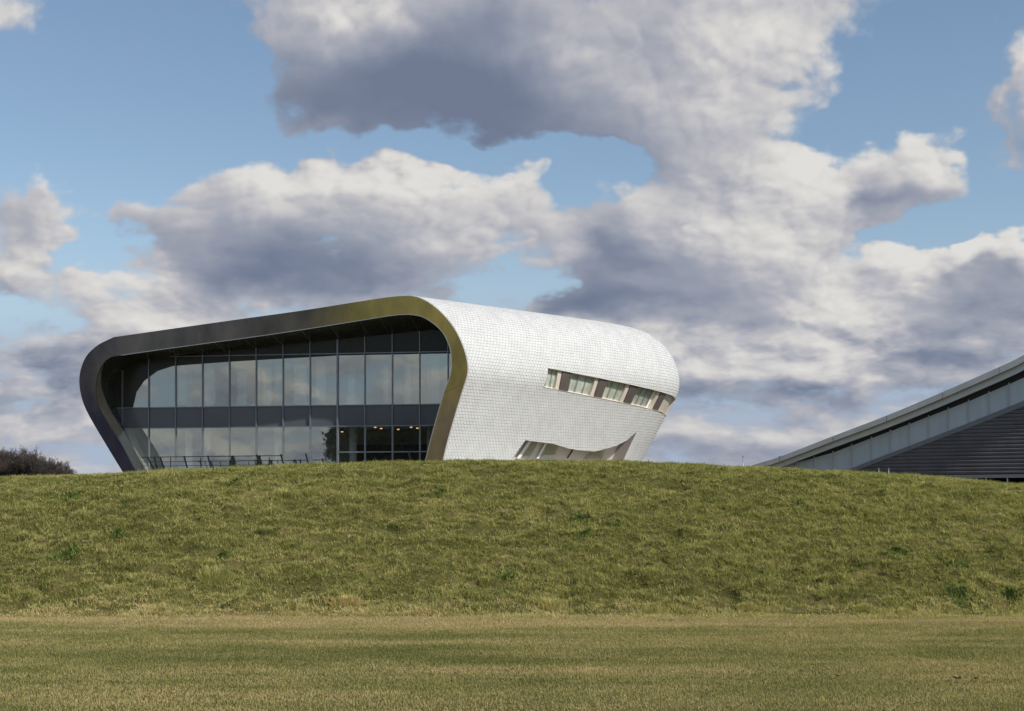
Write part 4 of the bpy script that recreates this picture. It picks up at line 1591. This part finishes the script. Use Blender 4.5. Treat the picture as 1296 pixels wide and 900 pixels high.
# small posts before the hall and a thin mast beyond the bank
def steel_post(px, top, Y, r, name, label, cat):
    p = at(px, top, Y)
    o = empty(name, (p.x, Y, PLATEAU), label, cat)
    mb = MB(); mb.tube([Vector((p.x, Y, PLATEAU - .1)), p], [r, r * 0.9], 8); mb.build('shaft', M['mullion'], o, smooth=True)
    mb = MB(); mb.tube([p, p + Vector((0, 0, .05)), p + Vector((0, 0, .08))], [r * 1.5, r * 1.5, r * .4], 8); mb.build('cap', M['mullion'], o)


steel_post(1112, 594, 106, 0.055, 'steel_post', 'short pale steel post, left of the pair before the louvred wall', 'post')
steel_post(1124.6, 593.6, 106, 0.055, 'steel_post', 'short pale steel post, right of the pair before the louvred wall', 'post')
steel_post(940.4, 578, 112, 0.035, 'thin_mast', 'very thin grey mast standing on the bank left of the curved roof', 'mast')


# ---------------------------------------------------------------- bare trees beyond the bank on the left
def bare_tree(px, top, Y, label, seed, spread):
    r = random.Random(seed)
    tip = at(px, top + 8, Y)
    base = Vector((tip.x, Y, PLATEAU - 0.2))
    h = tip.z - base.z
    o = empty('bare_tree', tuple(base), label, 'tree', 'bare trees beyond the bank')
    tm, cm = MB(), MB()
    tm.tube([base, base + Vector((r.uniform(-.2, .2), 0, h * 0.25)), base + Vector((r.uniform(-.4, .4), 0, h * 0.45))], [h * 0.035, h * 0.026, h * 0.018], 7)
    tm.build('trunk', M['bark'], o)

    def grow(p, d, ln, rad, lev):
        segs = 3 if lev < 3 else 2
        pts, q, dd = [p], p, d.copy()
        for _ in range(segs):
            dd = (dd + Vector((r.gauss(0, .16), r.gauss(0, .16), r.gauss(0.05, .12)))).normalized()
            q = q + dd * ln / segs
            pts.append(q)
        if lev < 3:
            cm.tube(pts, [rad * (1 - 0.45 * i / segs) for i in range(segs + 1)], 4 if lev < 2 else 3)
        else:
            for a, b in zip(pts, pts[1:]):
                s = (b - a).orthogonal().normalized() * rad
                cm.face([a - s, a + s, b])
        if lev >= 5:
            return
        for _ in range((5, 5, 4, 4, 3)[lev]):
            i = r.randint(1, segs)
            nd = (dd + Vector((r.gauss(0, .62) * spread, r.gauss(0, .62), r.gauss(.12, .42)))).normalized()
            grow(pts[i], nd, ln * r.uniform(.5, .8), max(rad * 0.52, 0.016), lev + 1)

    for _ in range(9):
        a = r.uniform(0, 6.28)
        st = base + Vector((0, 0, h * r.uniform(0.16, 0.42)))
        grow(st, Vector((math.cos(a) * .75 * spread, math.sin(a) * .75, r.uniform(.5, 1.1))).normalized(), h * r.uniform(.22, .30), h * 0.013, 0)
    # scale crown so that its top reaches the intended height
    zt = sorted(v[2] for v in cm.v)[int(len(cm.v) * 0.955)]
    k = (h) / max(0.1, zt - base.z)
    cm.v = [(base.x + (v[0] - base.x) * (0.5 + 0.5 * k), v[1], base.z + (v[2] - base.z) * k) for v in cm.v]
    cm.build('crown', M['bark'], o)


trees = [(-41, 560, 172, 'bare dark tree cut by the left edge of the photo', 1.1),
         (-15, 566, 176, 'bare tree rising at the very corner of the left frame edge', 1.1),
         (-1, 569, 168, 'tall bare tree at the left end of the wood, just inside the frame', 1.1),
         (13, 571, 176, 'bare twiggy tree, second from the left edge of the wood', 1.1),
         (24, 571.5, 166, 'bare round topped tree in the middle of the wood', 1.15),
         (37, 569, 172, 'bare tree with the highest crown on the right half of the wood', 1.2),
         (50, 574, 165, 'bare tree sloping down from the highest crown of the wood', 1.1),
         (59, 579, 170, 'lower bare tree on the right shoulder of the wood', 1.1),
         (70, 582, 174, 'small bare tree with open twigs, last but one before the gap', 1.1),
         (80, 588, 170, 'smallest bare bush at the right end of the wood', 1.0)]
for i, (px, top, Y, lb, sp) in enumerate(trees):
    bare_tree(px, top, Y, lb, 40 + i, sp)


# trees behind the viewer that the lower right panes of the pavilion mirror
def leafy_tree(x, y, h, w, label, seed):
    r = random.Random(seed)
    base = Vector((x, y, 0))
    o = empty('evergreen_tree', tuple(base), label, 'tree', 'trees mirrored in the glass')
    tm = MB()
    tm.tube([base, base + Vector((0.2, 0, h * .4)), base + Vector((-.2, 0.1, h * .85))], [h * .03, h * .02, h * .006], 8)
    tm.build('trunk', M['bark'], o)
    cm = MB()
    lobes = [(r.uniform(-.6, .6) * w, r.uniform(-.6, .6) * w, r.uniform(.12, .82) * h, r.uniform(.3, .5) * w) for _ in range(52)] + [(0, 0, h * .88, w * .3)]
    for lx, ly, lz, lr in lobes:
        for _ in range(260):
            d = Vector((r.gauss(0, 1), r.gauss(0, 1), r.gauss(0, 1))).normalized() * lr * r.uniform(.55, 1.05)
            c = base + Vector((lx, ly, lz)) + d
            u = Vector((r.gauss(0, 1), r.gauss(0, 1), r.gauss(0, 1))).normalized() * r.uniform(.4, .75)
            v = u.orthogonal().normalized() * r.uniform(.25, .45)
            cm.face([c - u, c + v, c + u, c - v])
    cm.build('crown', M['shrub'], o)


for i, (x, y, h, w, lb) in enumerate([(-99, -100, 17.5, 9.0, 'dark tree mirrored in the lower panes furthest from the golden leg'),
                                      (-92, -106, 18.5, 9.0, 'tallest dark tree mirrored in the lower panes of the glazed front'),
                                      (-85, -98, 17.0, 9.0, 'dark tree mirrored in the lower panes, middle of the mirrored row'),
                                      (-78, -104, 18.0, 9.0, 'dark tree mirrored in the last panes but one before the golden leg'),
                                      (-71, -99, 17.0, 9.0, 'dark tree mirrored in the last panes next to the golden leg')]):
    leafy_tree(x, y, h * 1.22, w, lb, 70 + i)

# ---------------------------------------------------------------- dead leaves on the lawn
def dead_leaf(px, py, label, size, seed):
    r = random.Random(seed)
    Y = EYE * FP / (py - HY)
    p = at(px, py, Y)
    z0 = float(ground_z(np.array([p.x]), np.array([Y]))[0]) + 0.035
    bm = bmesh.new()
    N_ = 7
    yaw, roll = r.uniform(-.6, .6), r.uniform(.2, .6)
    grid = []
    for i in range(N_):
        t = i / (N_ - 1)
        w = size * 0.36 * math.sin(math.pi * min(1, 0.06 + t * 0.94)) ** 0.8 * (1 + 0.25 * math.sin(t * 17))
        row = []
        for k in (-1, -0.5, 0, 0.5, 1):
            x, y = (t - .5) * size, k * w
            zz = size * (0.9 * roll * abs(k) ** 1.5 * 0.5 + 0.35 * (t - .5) ** 2 * 2)
            c, s = math.cos(yaw), math.sin(yaw)
            row.append(bm.verts.new((p.x + c * x - s * y, Y + s * x + c * y, z0 + zz)))
        grid.append(row)
    for i in range(N_ - 1):
        for k in range(4):
            try:
                bm.faces.new((grid[i][k], grid[i + 1][k], grid[i + 1][k + 1], grid[i][k + 1]))
            except ValueError:
                pass
    me = bpy.data.meshes.new('dead_leaf')
    bm.to_mesh(me); bm.free()
    me.materials.append(M['leaf_dead'])
    o = bpy.data.objects.new('dead_leaf', me)
    COL.objects.link(o)
    sol = o.modifiers.new('thickness', 'SOLIDIFY'); sol.thickness = 0.003
    tag(o, label, 'leaf', 'dead leaves on the lawn')


dead_leaf(1212, 864.5, 'largest brown dead leaf on the lawn near the right edge', 0.085, 1)
dead_leaf(1235.5, 864.5, 'brown dead leaf on the lawn just right of the largest leaf', 0.065, 2)
dead_leaf(1258, 865.5, 'small dull dead leaf, third in the short row on the lawn', 0.04, 3)
dead_leaf(1283, 865.5, 'pale curled dead leaf closest to the right edge of the lawn', 0.05, 4)
dead_leaf(1061, 861, 'lone dark dead leaf on the lawn left of the leaf row', 0.06, 5)

scene.cycles.use_denoising = True
scene.cycles.max_bounces = 8
scene.cycles.transparent_max_bounces = 12
scene.cycles.use_adaptive_sampling = True
scene.cycles.adaptive_threshold = 0.02
scene.render.film_transparent = False
